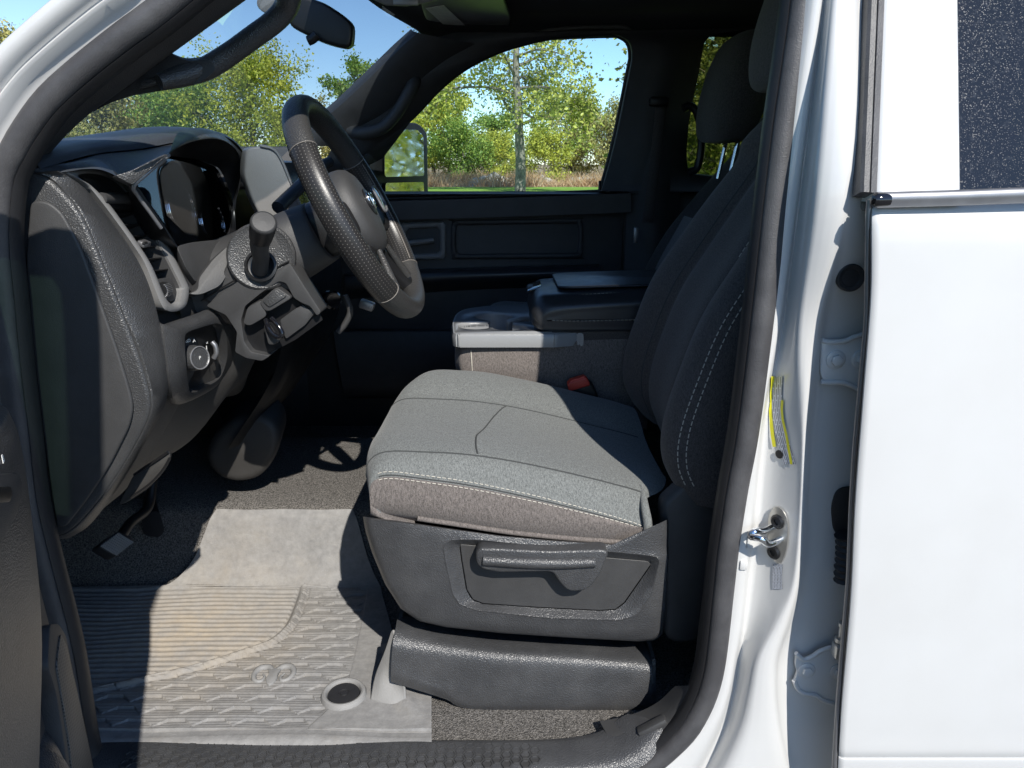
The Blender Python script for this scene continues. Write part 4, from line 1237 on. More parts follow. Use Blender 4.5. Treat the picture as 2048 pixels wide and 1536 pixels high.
# air vent
AV = empty('air_vent', PD(280, 480), T)
vo_ = [(128, 344), (165, 337), (200, 338), (235, 351), (259, 372), (281, 400), (326, 480), (368, 560), (373, 580), (368, 608), (352, 621), (331, 621), (316, 606), (286, 530), (257, 484), (229, 445), (198, 404), (169, 371)]
vi_ = [(150, 352), (172, 347), (203, 351), (230, 364), (252, 386), (272, 414), (316, 490), (355, 566), (358, 580), (355, 600), (346, 609), (335, 606), (324, 590), (298, 530), (269, 484), (241, 445), (211, 405), (178, 372)]
ringplate('bezel', [PD(x, y, -.004) for x, y in vo_], [PD(x, y, -.004) for x, y in vi_], (.007, -.003, 0), M['darksilver'], AV, 110, sample='par', skirt=5.0)
fnv = np.array([.90, -.1, .40]); fnv /= np.linalg.norm(fnv)
vi3 = par([PD(x, y, -.004) for x, y in vi_], 64, True)
w_ = np.stack([vi3, vi3 - fnv * .035])
mesh_obj('duct', np.vstack([w_.reshape(-1, 3)]), grid_faces(64, 2, True) + [tuple(range(64, 128))], M['plastic'], AV, True, 40)
for (xl, yl, xr, yr_) in ((222, 426, 272, 424), (237, 449, 286, 446), (252, 472, 298, 469), (266, 494, 310, 491), (281, 518, 324, 514), (295, 541, 337, 537)):
    a1, a2 = PD(xl, yl, -.008), PD(xr, yr_, -.008)
    dn = np.array([-.95, .0, -.30]) * .024
    plate('louvre', [a1, a2, a2 + dn, a1 + dn], (0, 0, -.002), M['black'], AV, .0006, 1)
b1, b2 = PD(203, 397, .000), PD(274, 401, .000)
tube('vent_rib', [b1, (b1 + b2) / 2 + np.array([.004, 0, .002]), b2], .0082, M['plastic'], AV, m=14, n=12)
tube('vent_rib_lower', [PD(214, 410, -.006), PD(278, 412, -.006)], .007, M['black'], AV, m=8, n=8)
pk = [(162, 352), (190, 351), (222, 366), (246, 388), (212, 392), (184, 372)]
plate('vent_pocket', rpoly([PD(x, y, -.018) for x, y in pk], .006, 3), (-.004, 0, 0), M['plastic'], AV, .002)
box('louvre_tab', PD(288, 487, -.002), (.012, .022, .008), M['steel'], AV, .002, rot=Matrix.Rotation(rad(25), 3, 'Y'))
box('tab_slot', PD(290, 486.5, .003), (.004, .011, .004), M['black'], AV, .001, rot=Matrix.Rotation(rad(25), 3, 'Y'))
plate('wheel_panel', rpoly([PD(x, y, -.006) for x, y in ((304, 560), (342, 554), (354, 580), (350, 600), (342, 604), (332, 598))], .006, 3), (-.003, 0, 0), M['plastic'], AV, .001)
wv = []
c = PD(325, 579, -.004)
for k in range(9):
    q = -.9 + k * .225
    r0 = c + np.array([math.cos(q) * .0105, 0, math.sin(q) * .0105 - .001])
    wv.append(box_vf(r0, (.003, .017, .0017), .0004, Matrix.Rotation(-q, 3, 'Y'), 1))
v, f = merge(wv)
tag(mesh_obj('thumb_wheel', v, f, M['steel'], AV, True), kind='stuff')
tube('wheel_core', [c + np.array([0, -.0086, 0]), c + np.array([0, .0086, 0])], .0104, M['black'], AV, m=2, n=16)

# headlight switch
HS = empty('headlight_switch', PD(390, 715), T)
ho = [(318, 658), (330, 648), (395, 626), (440, 606), (458, 612), (464, 650), (464, 718), (452, 757), (405, 785), (358, 806), (340, 802), (330, 760)]
hi = [(360, 676), (368, 663), (400, 652), (426, 646), (438, 655), (446, 690), (444, 724), (430, 756), (400, 774), (376, 784), (368, 772), (362, 720)]
ringplate('bezel', [PD(x, y, -.002) for x, y in ho], [PD(x, y, .004) for x, y in hi], (.012, -.004, 0), M['grain'], HS, 100)
plate('switch_panel', [PD(x, y, -.004) for x, y in hi], (-.003, 0, 0), M['black'], HS, 0)
kx = np.array([.86, -.42, .12]); kx /= np.linalg.norm(kx)
kc = PD(378, 716, -.002)
kb = lathe('knob', kc, tuple(kx), [(.0205, 0), (.0200, .012), (.0185, .022), (.0175, .0245), (.0165, .0245), (.0155, .0235), (.0001, .0235)], M['grain'], HS, 40)
tube('knob_ring', [kc + kx * .0245 + (np.cross(kx, [0, 0, 1.]) * math.cos(q) + np.cross(kx, np.cross(kx, [0, 0, 1.])) * math.sin(q)) * .0175 for q in np.linspace(0, 2 * math.pi, 24, endpoint=False)], .0010, M['silver'], kb, m=48, n=6, closed=True)
kxx = np.cross([0, 0, 1.], kx)
text('knob_mark', 'P', kc + kx * .0245, kxx, np.array([0, 0, 1.]), .0075, M['white_ink'], kb)
for k, s_ in enumerate(('O', '=o', 'oD', 'A')):
    q = 2.45 - k * .42
    pt = kc + kx * .001 + kxx * math.cos(q) * .0275 + np.array([0, 0, 1.]) * math.sin(q) * .0275
    text('switch_icon', s_, pt + np.array([.002, 0, 0]), kxx, np.array([0, 0, 1.]), .0075, M['white_ink'], HS)
dw = PD(421, 700, -.003)
tube('dimmer_wheel', [dw + np.array([.004, 0, .014]), dw + np.array([.009, 0, .006]), dw + np.array([.009, 0, -.006]), dw + np.array([.004, 0, -.014])], .0045, M['steel'], HS, m=20, n=10)
box('dimmer_scale', PD(414, 702, -.002), (.001, .0012, .018), M['white_ink'], HS, 0)
text('switch_icon', '=', PD(414, 686, -.001), kxx, np.array([0, 0, 1.]), .008, M['white_ink'], HS)

# centre stack, seen past the wheel
CS = empty('centre_stack', V(-.5, 1.75, -.1), T)
ss = [(492, 296), (520, 292), (548, 296), (566, 318), (590, 372), (612, 432), (600, 470), (540, 470), (505, 400), (488, 350)]
plate('stack_side', rpoly(PL(ss, [1.50, 1.505, 1.51, 1.51, 1.515, 1.52, 1.52, 1.50, 1.50, 1.50]), .012, 4), (-.02, .03, 0), M['darksilver'], CS, .004, 3)
tube('stack_edge', PL([(520, 291), (546, 298), (562, 318), (586, 374), (606, 424)], [1.503, 1.506, 1.508, 1.512, 1.516]), .0026, M['silver'], CS, m=40, n=6)
loft('stack_face', [[V(-.535, 1.53, .0), V(-.50, 1.53, -.06), V(-.47, 1.53, -.25), V(-.50, 1.53, -.42), V(-.62, 1.53, -.6)], [V(-.515, 1.56, .0), V(-.485, 1.56, -.06), V(-.455, 1.56, -.25), V(-.48, 1.56, -.42), V(-.6, 1.56, -.6)],
                     [V(-.515, 2.02, .0), V(-.485, 2.02, -.06), V(-.455, 2.02, -.25), V(-.48, 2.02, -.42), V(-.6, 2.02, -.6)], [V(-.56, 2.06, .0), V(-.55, 2.06, -.06), V(-.52, 2.06, -.25), V(-.53, 2.06, -.38), V(-.7, 2.06, -.6)]], 30, 14, M['black'], CS, cross='lin')
plate('screen', [V(-.484, 1.62, -.045), V(-.484, 1.95, -.045), V(-.464, 1.95, -.18), V(-.464, 1.62, -.18)], (.006, 0, .002), M['gloss'], CS, .002)
loft('passenger_dash', [[V(-.56, 2.05, .0), V(-.53, 2.05, -.08), V(-.52, 2.05, -.25), V(-.55, 2.05, -.38), V(-.7, 2.05, -.5)], [V(-.60, 2.5, .0), V(-.57, 2.5, -.08), V(-.56, 2.5, -.25), V(-.59, 2.5, -.38), V(-.74, 2.5, -.5)]], 24, 8, M['plastic'], DB)
tube('gear_lever', PL([(556, 416), (580, 392), (612, 362), (640, 335), (662, 322)], [1.42, 1.46, 1.50, 1.54, 1.56]), [.013, .0125, .0125, .012, .010], M['dashtop'], T, m=24, n=12)

# ------------------------------------------------------------------ steering column and wheel
Wc = V(-.262, 1.32, -.078)
ua = np.array([.893, 0, .449]); va = np.array([-.449, 0, .893]); ya = np.array([0, 1., 0])
SC = empty('steering_column', Wc - ua * .2, T)
def ring(s, a_, b_, dz=0, n=36, e=2.8):
    out = []
    for k in range(n):
        q = 2 * math.pi * k / n
        cx_, sx_ = math.cos(q), math.sin(q)
        x = math.copysign(abs(cx_) ** (2 / e), cx_) * a_
        y = math.copysign(abs(sx_) ** (2 / e), sx_) * b_
        out.append(Wc - ua * s + ya * x + va * (y + dz))
    return out
loft('column_shroud', [ring(.072, .060, .048, -.002), ring(.078, .068, .054, -.002), ring(.11, .080, .058, -.002), ring(.16, .088, .062, -.002), ring(.22, .094, .066, .0), ring(.30, .105, .075, .0)], 36, 24, M['plastic'], SC, cu=True)
loft('column_collar', [ring(.045, .042, .040), ring(.05, .050, .048), ring(.075, .052, .050), ring(.08, .045, .044)], 36, 8, M['black'], SC, cu=True)
# lit cover beside the stalk
cov = [(404, 598), (424, 570), (450, 540), (466, 500), (486, 482), (530, 462), (552, 474), (580, 530), (612, 590), (634, 628), (622, 636), (606, 616), (590, 590), (576, 578), (560, 594), (530, 578), (508, 588), (486, 606), (474, 622), (430, 612)]
covY = [1.200 + .000 * k for k in range(len(cov))]
covp = []
for x, y in cov:
    covp.append(P(x, y, 1.215 + (x - 520) * .00005))
plate('column_cover', rpoly(covp, .008, 3), (-.012, .03, .0), M['plastic'], SC, .006, 3)
tube('cover_gap', PL([(402, 602), (440, 578), (482, 552), (487, 540)], 1.207), .0013, M['black'], SC, m=24, n=6)
tube('cover_gap', PL([(578, 523), (560, 532), (545, 543)], 1.212), .0013, M['black'], SC, m=14, n=6)
bc = P(521, 514, 1.212)
lathe('stalk_boss', bc + np.array([0, .004, 0]), (.15, -1, .12), [(.0545, -.004), (.0535, .004), (.050, .007), (.046, .0055), (.030, .0045), (.0001, .0045)], M['grain'], SC, 48)
lathe('stalk_socket', P(522, 532, 1.205), (.1, -1, .25), [(.0255, -.002), (.0255, .004), (.0215, .005), (.0205, .000), (.0001, -.004)], M['black'], SC, 36)
TS = empty('turn_signal_stalk', P(522, 500, 1.18), T)
sk = [P(520, 540, 1.205), P(522, 515, 1.185), P(519, 498, 1.168), P(521, 478, 1.152), P(527, 448, 1.135), P(529, 438, 1.130)]
tube('stalk_arm', sk[:4], [.013, .0125, .0135, .0155], M['plastic'], TS, m=20, n=18)
tube('stalk_sleeve', [sk[3], (sk[3] + sk[4]) / 2, sk[4]], [.0165, .0185, .0195], M['black'], TS, m=14, n=20)
kd = sk[5] - sk[3]; kd /= np.linalg.norm(kd)
lathe('stalk_button', sk[4], tuple(kd * .8 + np.array([.1, -.5, .1])), [(.0190, -.002), (.0195, .003), (.0180, .0065), (.0165, .0075), (.0160, .0068), (.0001, .0082)], M['plastic'], TS, 36)
tube('stalk_ring', [sk[3] + kd * .001 + (np.cross(kd, [0, 0, 1.]) * math.cos(q) + np.cross(kd, np.cross(kd, [0, 0, 1.])) * math.sin(q)) * .0168 for q in np.linspace(0, 2 * math.pi, 20, endpoint=False)], .0009, M['silver'], TS, m=40, n=6, closed=True)
# lower recess with brake release
BR = empty('brake_release', P(545, 630, 1.2), T)
rc = [(478, 664), (480, 622), (492, 604), (545, 566), (566, 560), (590, 584), (604, 604), (622, 596), (640, 620), (648, 640), (600, 690), (546, 712), (500, 706)]
lcv = [(412, 612), (440, 590), (486, 555), (545, 546), (579, 526), (612, 578), (642, 624), (634, 632), (620, 612), (604, 606), (588, 596), (572, 566), (558, 562), (522, 586), (490, 612), (482, 640), (488, 684), (502, 704), (540, 712), (524, 722), (492, 716), (470, 704), (474, 664), (452, 630)]
plate('lower_cover', rpoly(PL(lcv, 1.205), .004, 3), (0, .05, 0), M['plastic'], BR, .004, 3)
plate('recess_back', PL([(484, 640), (492, 612), (526, 588), (556, 566), (570, 570), (590, 594), (606, 604), (630, 610), (645, 640), (590, 680), (536, 708), (504, 700), (490, 680)], 1.222), (0, .004, 0), M['black'], BR, 0)
plate('recess_step', rpoly(PL([(486, 648), (494, 616), (522, 600), (534, 632), (500, 652)], 1.198), .006, 3), (-.005, .025, 0), M['plastic'], BR, .004, 3)
plate('button_frame', rpoly(PL([(518, 604), (552, 574), (584, 596), (540, 622), (530, 622)], 1.196), .006, 3), (0, .02, 0), M['plastic'], BR, .003, 3)
plate('button_pad', rpoly(PL([(524, 601), (550, 578), (574, 592), (538, 615)], 1.1935), .004, 3), (0, .006, 0), M['grain'], BR, .002, 2)
plate('side_wall', rpoly(PL([(560, 640), (590, 618), (606, 610), (616, 618), (634, 620), (610, 650), (572, 678), (566, 664)], 1.214), .003, 3), (0, .004, 0), M['plastic'], BR, .002, 2)
lv = [P(534, 646, 1.20), P(538, 640, 1.192), P(546, 638, 1.188), P(553, 648, 1.185), P(563, 664, 1.185)]
tube('release_lever', [P(532, 640, 1.196), P(536, 653, 1.186), P(546, 668, 1.180), P(558, 674, 1.178), P(564, 666, 1.178), P(554, 648, 1.182), P(543, 637, 1.188)], .0042, M['gloss'], BR, m=40, n=10)
plate('lever_plate', rpoly(PL([(526, 650), (536, 644), (556, 676), (558, 684), (548, 690), (536, 690)], 1.19), .004, 3), (0, .01, 0), M['plastic'], BR, .003, 2)
# ignition side of the column
tube('trim_ring', PL([(690, 590), (700, 622), (690, 648), (676, 664)], 1.40), .006, M['plastic'], SC, m=20, n=8)
lathe('ignition_switch', P(660, 600, 1.40), (.6, -.7, .1), [(.018, 0), (.018, .012), (.014, .016), (.0001, .016)], M['gloss'], SC, 28)
box('column_bracket', P(734, 610, 1.5), (.03, .02, .018), M['steel'], SC, .004, rot=Matrix.Rotation(rad(20), 3, 'Y'))
# the wheel
SW = empty('steering_wheel', Wc, T)
def wp(ang, r=.187, up=0.0):          # ang from the top, towards the driver's left (camera side) positive
    return Wc + va * math.cos(ang) * r - ya * math.sin(ang) * r + ua * up
def rimseg(name, a0, a1, mat, n=40, fat=1.0):
    an = np.linspace(a0, a1, n)
    pts = [wp(q) for q in an]
    prof = []
    for k in range(18):
        q = 2 * math.pi * k / 18
        prof.append((math.cos(q) * 1.36, math.sin(q) * 1.10))
    v, f = tube_vf(pts, .0158 * fat, sample='raw', up=ua, prof=prof)
    o = mesh_obj(name, v, f, mat, SW, True, 50)
    uvl = o.data.uv_layers.new(name='UVMap')
    for po in o.data.polygons:
        if len(po.vertices) != 4: continue
        ids = [v_ % 18 for v_ in po.vertices]
        wrap = max(ids) - min(ids) > 9
        for li in po.loop_indices:
            vi_ = o.data.loops[li].vertex_index
            k_ = vi_ % 18
            if wrap and k_ == 0: k_ = 18
            uvl.data[li].uv = (an[vi_ // 18] * .187 / .0052, k_ / 18 * 22)
    return o
rimseg('rim_leather', rad(-62), rad(55), M['leather'], 60)
rimseg('rim_leather', rad(55.6), rad(136), M['perf'], 50, 1.01)
rimseg('rim_leather', rad(136.6), rad(226), M['leather'], 50)
rimseg('rim_leather', rad(226.6), rad(297.4), M['perf'], 50, 1.01)
for q in (55.3, 136.3, 226.3, 297.7):
    c0 = wp(rad(q)); t0 = wp(rad(q + .5)) - wp(rad(q - .5)); t0 /= np.linalg.norm(t0)
    rr = (c0 - Wc); rr /= np.linalg.norm(rr)
    tube('rim_stitch', [c0 + (rr * math.cos(h) * 1.10 + ua * math.sin(h) * 1.36) * .0160 for h in np.linspace(0, 2 * math.pi, 20, endpoint=False)], .0007, M['rim_thread'], SW, m=40, n=6, closed=True)
# seam along the inside of the rim
for a0, a1 in ((57, 135), (228, 296)):
    tube('rim_seam', [wp(rad(q), .187 - .0125, .0150) for q in np.linspace(a0, a1, 20)], .0008, M['rim_thread'], SW, m=60, n=5)
def spoke(a_, w0, w1):
    L = []
    for r_, w, up in ((.045, w0, -.004), (.08, w0 * .9, -.012), (.125, w1 * .95, -.010), (.165, w1, -.003), (.182, w1 * 1.15, 0)):
        c0 = wp(a_, r_, up)
        s = (wp(a_ + .01, r_) - wp(a_ - .01, r_)); s /= np.linalg.norm(s)
        L.append([c0 - s * w - ua * .012, c0 - s * w * .9 + ua * .006, c0 + ua * .010, c0 + s * w * .9 + ua * .006, c0 + s * w - ua * .012, c0 - ua * .016])
    return loft('spoke', L, 24, 16, M['black'], SW, cu=True)
spoke(rad(97), .032, .030); spoke(rad(263), .032, .030); spoke(rad(152), .018, .016); spoke(rad(208), .018, .016)
for sgn in (152, 208):
    tube('spoke_bezel', [wp(rad(sgn), r_, .004) for r_ in (.085, .12, .16)], [.005, .007, .009], M['leather'], SW, m=16, n=8)
# airbag cover
cv = []
for q in np.linspace(0, 2 * math.pi, 40, endpoint=False):
    r_ = .070 + .004 * math.cos(2 * q) + (.010 if math.cos(q) < -.3 else 0) * (-math.cos(q) - .3)
    cv.append((q, r_))
Lc = []
for sc_i, up in ((1.0, -.030), (1.03, -.012), (1.0, .000), (.93, .010), (.78, .017), (.5, .021), (.2, .023), (.02, .0232)):
    Lc.append([wp(q, r_ * sc_i, up) for q, r_ in cv])
loft('airbag_cover', Lc, 40, 22, M['leather'], SW, cu=True, mode='raw') if False else mesh_obj('airbag_cover', np.stack([np.stack(l) for l in Lc]).reshape(-1, 3), grid_faces(40, len(Lc), True) + [tuple((len(Lc) - 1) * 40 + k for k in range(40))], M['plastic'], SW, True, 60)
for nm, q0 in (('wheel_switch', 272),):
    o_ = [wp(rad(q0) + da, r_, .016) for r_, da in ((.092, -.26), (.118, -.20), (.138, -.08), (.138, .10), (.118, .22), (.094, .26))]
    s_ = plate(nm, rpoly(o_, .008, 3), tuple(ua * .006), M['gloss'], SW, .002)
    if q0 > 180: tube('switch_bezel', [p + ua * .006 for p in rpoly(o_, .008, 3)], .0020, M['silver'], s_, m=60, n=6, closed=True)
# ram's head emblem
EM = lathe('emblem', wp(0, .004, .0215), tuple(ua), [(.024, 0), (.024, .002), (.022, .003), (.0001, .003)], M['black'], SW, 30)
ec = wp(0, .004, .026)
def ram(center, ex, ey, ez, s, mat, parent, r):
    for sg in (1, -1):
        pts_ = [(.10, .38), (.35, .62), (.72, .55), (.88, .15), (.75, -.25), (.48, -.35), (.36, -.08), (.48, .15)]
        tube('horn', [center + ex * sg * a_ * s + ey * b_ * s for a_, b_ in pts_], [r * 1.1, r * 1.3, r * 1.3, r * 1.1, r, r * .8, r * .6, r * .4], mat, parent, m=40, n=8)
    hd = [(-.30, .40), (0, .46), (.30, .40), (.20, .05), (.24, -.30), (.12, -.62), (0, -.70), (-.12, -.62), (-.24, -.30), (-.20, .05)]
    plate('head', [center + ex * a_ * s + ey * b_ * s - ez * r * .5 for a_, b_ in hd], tuple(ez * r * 1.4), mat, parent, r * .3, 2)
ram(ec, ya, va, ua, .020, M['chrome'], EM, .0028)

# pedals
BP = empty('brake_pedal', P(232, 1085, 1.26), T)
pd_ = PL([(196, 1092), (236, 1062), (268, 1076), (234, 1114)], [1.26, 1.30, 1.32, 1.27])
plate('pedal_pad', rpoly(pd_, .008, 3), (-.02, .004, -.012), M['rubber_dark'], BP, .003)
rb_ = []
e1, e2 = pd_[1] - pd_[0], pd_[3] - pd_[0]
nrm_ = np.cross(e1, e2); nrm_ /= np.linalg.norm(nrm_)
if nrm_[0] < 0: nrm_ = -nrm_
for k in range(9):
    a_ = pd_[0] + e1 * (.08 + k * .10) + nrm_ * .001
    q_ = tube('pedal_rib', [a_ + e2 * .08, a_ + e2 * .92], .0022, M['darksilver'], BP, m=3, n=6)
tube('pedal_arm', [P(238, 1080, 1.30), P(262, 1045, 1.36), P(296, 1015, 1.42), P(306, 960, 1.46)], .010, M['black'], BP, m=20, n=8)
AP = empty('throttle_pedal', P(318, 1050, 1.5), T)
plate('pedal_pad', rpoly(PL([(300, 1030), (318, 1020), (330, 1062), (318, 1076), (302, 1070)], 1.5), .01, 3), (-.02, .004, 0), M['rubber_dark'], AP, .003)
tube('pedal_arm', [P(312, 1030, 1.52), P(305, 1000, 1.55), P(300, 950, 1.58)], .008, M['black'], AP, m=12, n=8)

# ------------------------------------------------------------------ seats
def lerp_tab(tab, x):
    return float(np.interp(x, [t[0] for t in tab], [t[1] for t in tab]))
ZS = [(-.26, -.463), (-.236, -.466), (-.1, -.482), (.02, -.505), (.12, -.532), (.22, -.561), (.28, -.575)]
ZT = [(-.26, -.448), (-.1, -.452), (.02, -.470), (.12, -.495), (.22, -.522), (.28, -.53)]
ZB = [(-.26, -.549), (-.236, -.550), (.02, -.589), (.12, -.599), (.22, -.606), (.28, -.61)]
def cushion_lines(y0, y1, dx):
    st = [(-.17, 0.0), (-.222, .12), (-.246, .42), (-.246, .74), (-.232, .92), (-.205, 1.0), (-.15, 1.0), (-.08, 1.0), (0, 1), (.08, 1), (.16, 1), (.225, 1), (.27, .9)]
    out = []
    for X, k in st:
        zs_, zt_, zb_ = lerp_tab(ZS, X), lerp_tab(ZT, X), lerp_tab(ZB, X)
        ym = (y0 + y1) / 2
        sec = [(y0 + .02, zb_), (y0 + .003, zb_ + .018), (y0 - .004, zb_ + .045), (y0, zs_ - .004), (y0 + .010, zs_ + .012), (y0 + .035, zt_ + .001), (y0 + .075, zt_ + .006), (y0 + .125, zt_ + .004), (y0 + .150, zt_ + .002), (y0 + .19, zt_ - .001), (ym, zt_ - .004),
               (y1 - .20, zt_ - .001), (y1 - .165, zt_ + .008), (y1 - .13, zt_ + .016), (y1 - .075, zt_ + .020), (y1 - .03, zt_ + .008), (y1 - .006, zs_ + .010), (y1, zs_), (y1 - .003, zb_ + .03), (y1 - .02, zb_)]
        fr = max(0, 1 - max(0, X + .246) / .25)
        l = []
        for y, z in sec:
            w = (y - y0) / (y1 - y0)
            dxx = fr * (.022 * max(0, 1 - w / .25) ** 2 + .085 * max(0, (w - .55) / .45) ** 2)
            xe = X - (max(0, X - .212) * min(1, max(0, (y0 + .09 - y) / .05)))
            l.append(V(xe + dx + dxx, y, zb_ + (z - zb_) * (k if k < 1 else 1)))
        out.append(l)
    return out
BX = [(-.53, .285), (-.50, .262), (-.457, .244), (-.40, .245), (-.33, .262), (-.233, .297), (-.15, .346), (-.07, .398), (0, .445), (.05, .455), (.085, .485), (.10, .52)]
def back_lines(y0, y1, dx, tilt=0.0, dz=0.0):
    st = [(-.53, .6, 0), (-.50, .9, 0), (-.457, 1, 0), (-.40, 1, 0), (-.32, 1, 0), (-.233, 1, .004), (-.15, .95, .010), (-.07, .8, .018), (0, .6, .028), (.04, .4, .040), (.068, .2, .06), (.082, .1, .08), (.086, 0, .11)]
    out = []
    for Z, b, ins in st:
        xb = lerp_tab(BX, Z) + dx + tilt * (Z + .5)
        a_, c_ = y0 + ins, y1 - ins
        ym = (a_ + c_) / 2
        dep = .15 if Z < .03 else .15 * max(0.0, (.11 - Z) / .08)
        f_ = .034 * b
        sec = [(a_ + .012, xb + dep), (a_ - .004, xb + dep * .55), (a_ + .002, xb + .030 * min(1, dep / .1)), (a_ + .016, xb + .008), (a_ + .045, xb), (a_ + .085, xb + f_ * .25), (a_ + .125, xb + f_ * .8), (a_ + .145, xb + f_ + .006), (a_ + .18, xb + f_), (ym, xb + f_ + .004),
               (c_ - .18, xb + f_), (c_ - .145, xb + f_ + .006), (c_ - .125, xb + f_ * .8), (c_ - .085, xb + f_ * .25), (c_ - .045, xb), (c_ - .016, xb + .008), (c_ - .002, xb + .030 * min(1, dep / .1)), (c_ + .004, xb + dep * .55), (c_ - .012, xb + dep), (ym, xb + dep + .01)]
        out.append([V(x, y, Z + dz * min(1, max(0, (Z + .5) / .58))) for y, x in sec])
    return out
def gl_(G, v, u):                      # a point on a lofted grid
    nv, nu = G.shape[:2]
    a_, b_ = v * (nv - 1), u * (nu - 1)
    i, j = min(int(a_), nv - 2), min(int(b_), nu - 2)
    p, q = a_ - i, b_ - j
    return (G[i, j] * (1 - p) * (1 - q) + G[i + 1, j] * p * (1 - q) + G[i, j + 1] * (1 - p) * q + G[i + 1, j + 1] * p * q)
def stitches(name, pts, parent, r=.0008, dash=.0055, gap=.003, mat=None):
    L_ = arc(pts, 600)
    s_ = np.concatenate([[0], np.cumsum(np.linalg.norm(np.diff(L_, axis=0), axis=1))])
    out = []
    t = 0
    while t + dash < s_[-1]:
        q = np.array([t, t + dash / 2, t + dash])
        pp = np.stack([np.interp(q, s_, L_[:, k]) for k in range(3)], 1)
        out.append(tube_vf(pp, r, sample='raw', n=4))
        t += dash + gap
    v, f = merge(out)
    return tag(mesh_obj(name, v, f, mat or M['thread'], parent, False), kind='stuff')
def headrest(cx_, cy, cz, mat, parent, tilt=.18, s=1.0):
    L_ = []
    for k, (z, wy, wx) in enumerate(((-.118, .02, .012), (-.113, .100, .034), (-.095, .126, .050), (-.05, .140, .060), (0, .144, .061), (.05, .138, .056), (.09, .120, .045), (.108, .09, .030), (.114, .02, .01))):
        ringp = []
        for q in np.linspace(0, 2 * math.pi, 32, endpoint=False):
            ca, sa = math.cos(q), math.sin(q)
            e = 2.6
            y = math.copysign(abs(ca) ** (2 / e), ca) * wy
            x = math.copysign(abs(sa) ** (2 / e), sa) * wx
            ringp.append(np.array([cx_ + (x + tilt * z) * s, cy + y * s, cz + z * s + CZ]))
        L_.append(ringp)
    return loft('headrest', L_, 40, 40, mat, parent, cu=True)

def make_seat(y0, dx, name, label, near=True, tilt=0.0, hs=1.0, hx=.485, hz=.235):
    y1 = y0 + .54
    s = empty(name, V(.05 + dx, (y0 + y1) / 2, -.9), T)
    s['label'] = label
    cl_ = cushion_lines(y0, y1, dx)
    G = lofted(cl_, 90, 90)
    fcs = grid_faces(90, 90)
    # lower side cloth is a browner weave: faces below the side seam
    fm = []
    for j in range(89):
        for i in range(89):
            u_ = (i + .5) / 89 * 19
            fm.append(1 if u_ < 3.05 or u_ > 17.2 or (j < 9) else 0)
    cu_ = mesh_obj('seat_cushion', G.reshape(-1, 3), fcs, None, s, True, 70, mats=[M['fabric'], M['fabric_side']], fm=fm)
    n3 = lambda u: u / 19.0
    if near:
        vv = np.linspace(.34, .965, 40)
        off = np.array([0, -.0007, .0007])
        stitches('stitching', [gl_(G, t, n3(3.32)) + off for t in vv], cu_)
        stitches('stitching', [gl_(G, t, n3(2.88)) + off for t in vv], cu_)
        tube('side_seam', [gl_(G, t, n3(3.1)) for t in vv], .0011, M['seam'], cu_, m=80, n=5)
        # seams of the top panel
        up = np.array([0, 0, .0000])
        tube('panel_seam', [gl_(G, t, n3(5.15)) + up for t in np.linspace(.20, .97, 40)], .0016, M['seam'], cu_, m=90, n=5)
        tube('panel_seam', [gl_(G, t, n3(10.9)) + up for t in np.linspace(.16, .97, 40)], .0016, M['seam'], cu_, m=90, n=5)
        cs_ = [(.655 - .052 * math.sin(math.pi * .62 * t), 10.9 - 5.6 * (t ** 1.25)) for t in np.linspace(0, 1, 16)]
        tube('panel_seam', [gl_(G, a_, n3(b_)) + up for a_, b_ in cs_], .0016, M['seam'], cu_, m=60, n=5)
        # lower piping and the sewn rear corner
        tube('piping', [gl_(G, t, n3(.75)) + np.array([0, -.003, 0]) for t in np.linspace(.48, .96, 30)], .0042, M['fabric_side'], cu_, m=80, n=8)
        cpn = [V(.213, 1.090, -.607), V(.216, 1.084, -.580), V(.217, 1.087, -.555), V(.214, 1.105, -.531), V(.216, 1.15, -.517)]
        tube('corner_piping', cpn, [.006, .0075, .0075, .006, .004], M['fabric'], cu_, m=24, n=10)
    G2 = lofted(back_lines(y0 + .005, y1 - .005, dx, tilt, .05 if not near else 0), 110, 90, cu=True)
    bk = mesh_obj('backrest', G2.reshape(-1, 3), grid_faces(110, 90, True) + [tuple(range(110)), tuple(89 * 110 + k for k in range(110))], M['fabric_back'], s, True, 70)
    m3 = lambda u: u / 20.0 * 110 / 109.0
    off = np.array([-.0012, -.0008, 0])
    if near:
        vv = np.linspace(.10, .66, 40)
        stitches('stitching', [gl_(G2, t, m3(2.35)) + off for t in vv], bk, r=.0009, dash=.007, gap=.0035)
        stitches('stitching', [gl_(G2, t, m3(1.95)) + off for t in vv], bk, r=.0009, dash=.007, gap=.0035)
        stitches('stitching', [gl_(G2, a_, m3(b_)) + np.array([-.001, 0, 0]) for a_, b_ in ((.73, 6.0), (.70, 6.6), (.64, 6.9), (.57, 7.0))], bk, r=.0008, dash=.007, gap=.003)
        stitches('stitching', [gl_(G2, a_, m3(b_)) + np.array([-.001, 0, 0]) for a_, b_ in ((.66, 4.0), (.62, 4.6), (.56, 5.1), (.50, 5.4))], bk, r=.0008, dash=.007, gap=.003)
    for u0 in (7.0, 12.0):
        tube('panel_seam', [gl_(G2, t, m3(u0)) for t in np.linspace(.05, .85, 30)], .0016, M['seam'], bk, m=60, n=5)
    hr = headrest(hx + dx, (y0 + y1) / 2, hz, M['fabric_back'], s, s=hs)
    for sy in (-.06, .06):
        tube('headrest_post', [V(hx + dx + .012, (y0 + y1) / 2 + sy, hz - .09), V(hx + dx - .012, (y0 + y1) / 2 + sy, hz - .24)], .0062, M['chrome'], s, m=4, n=10)
    return s, G, G2
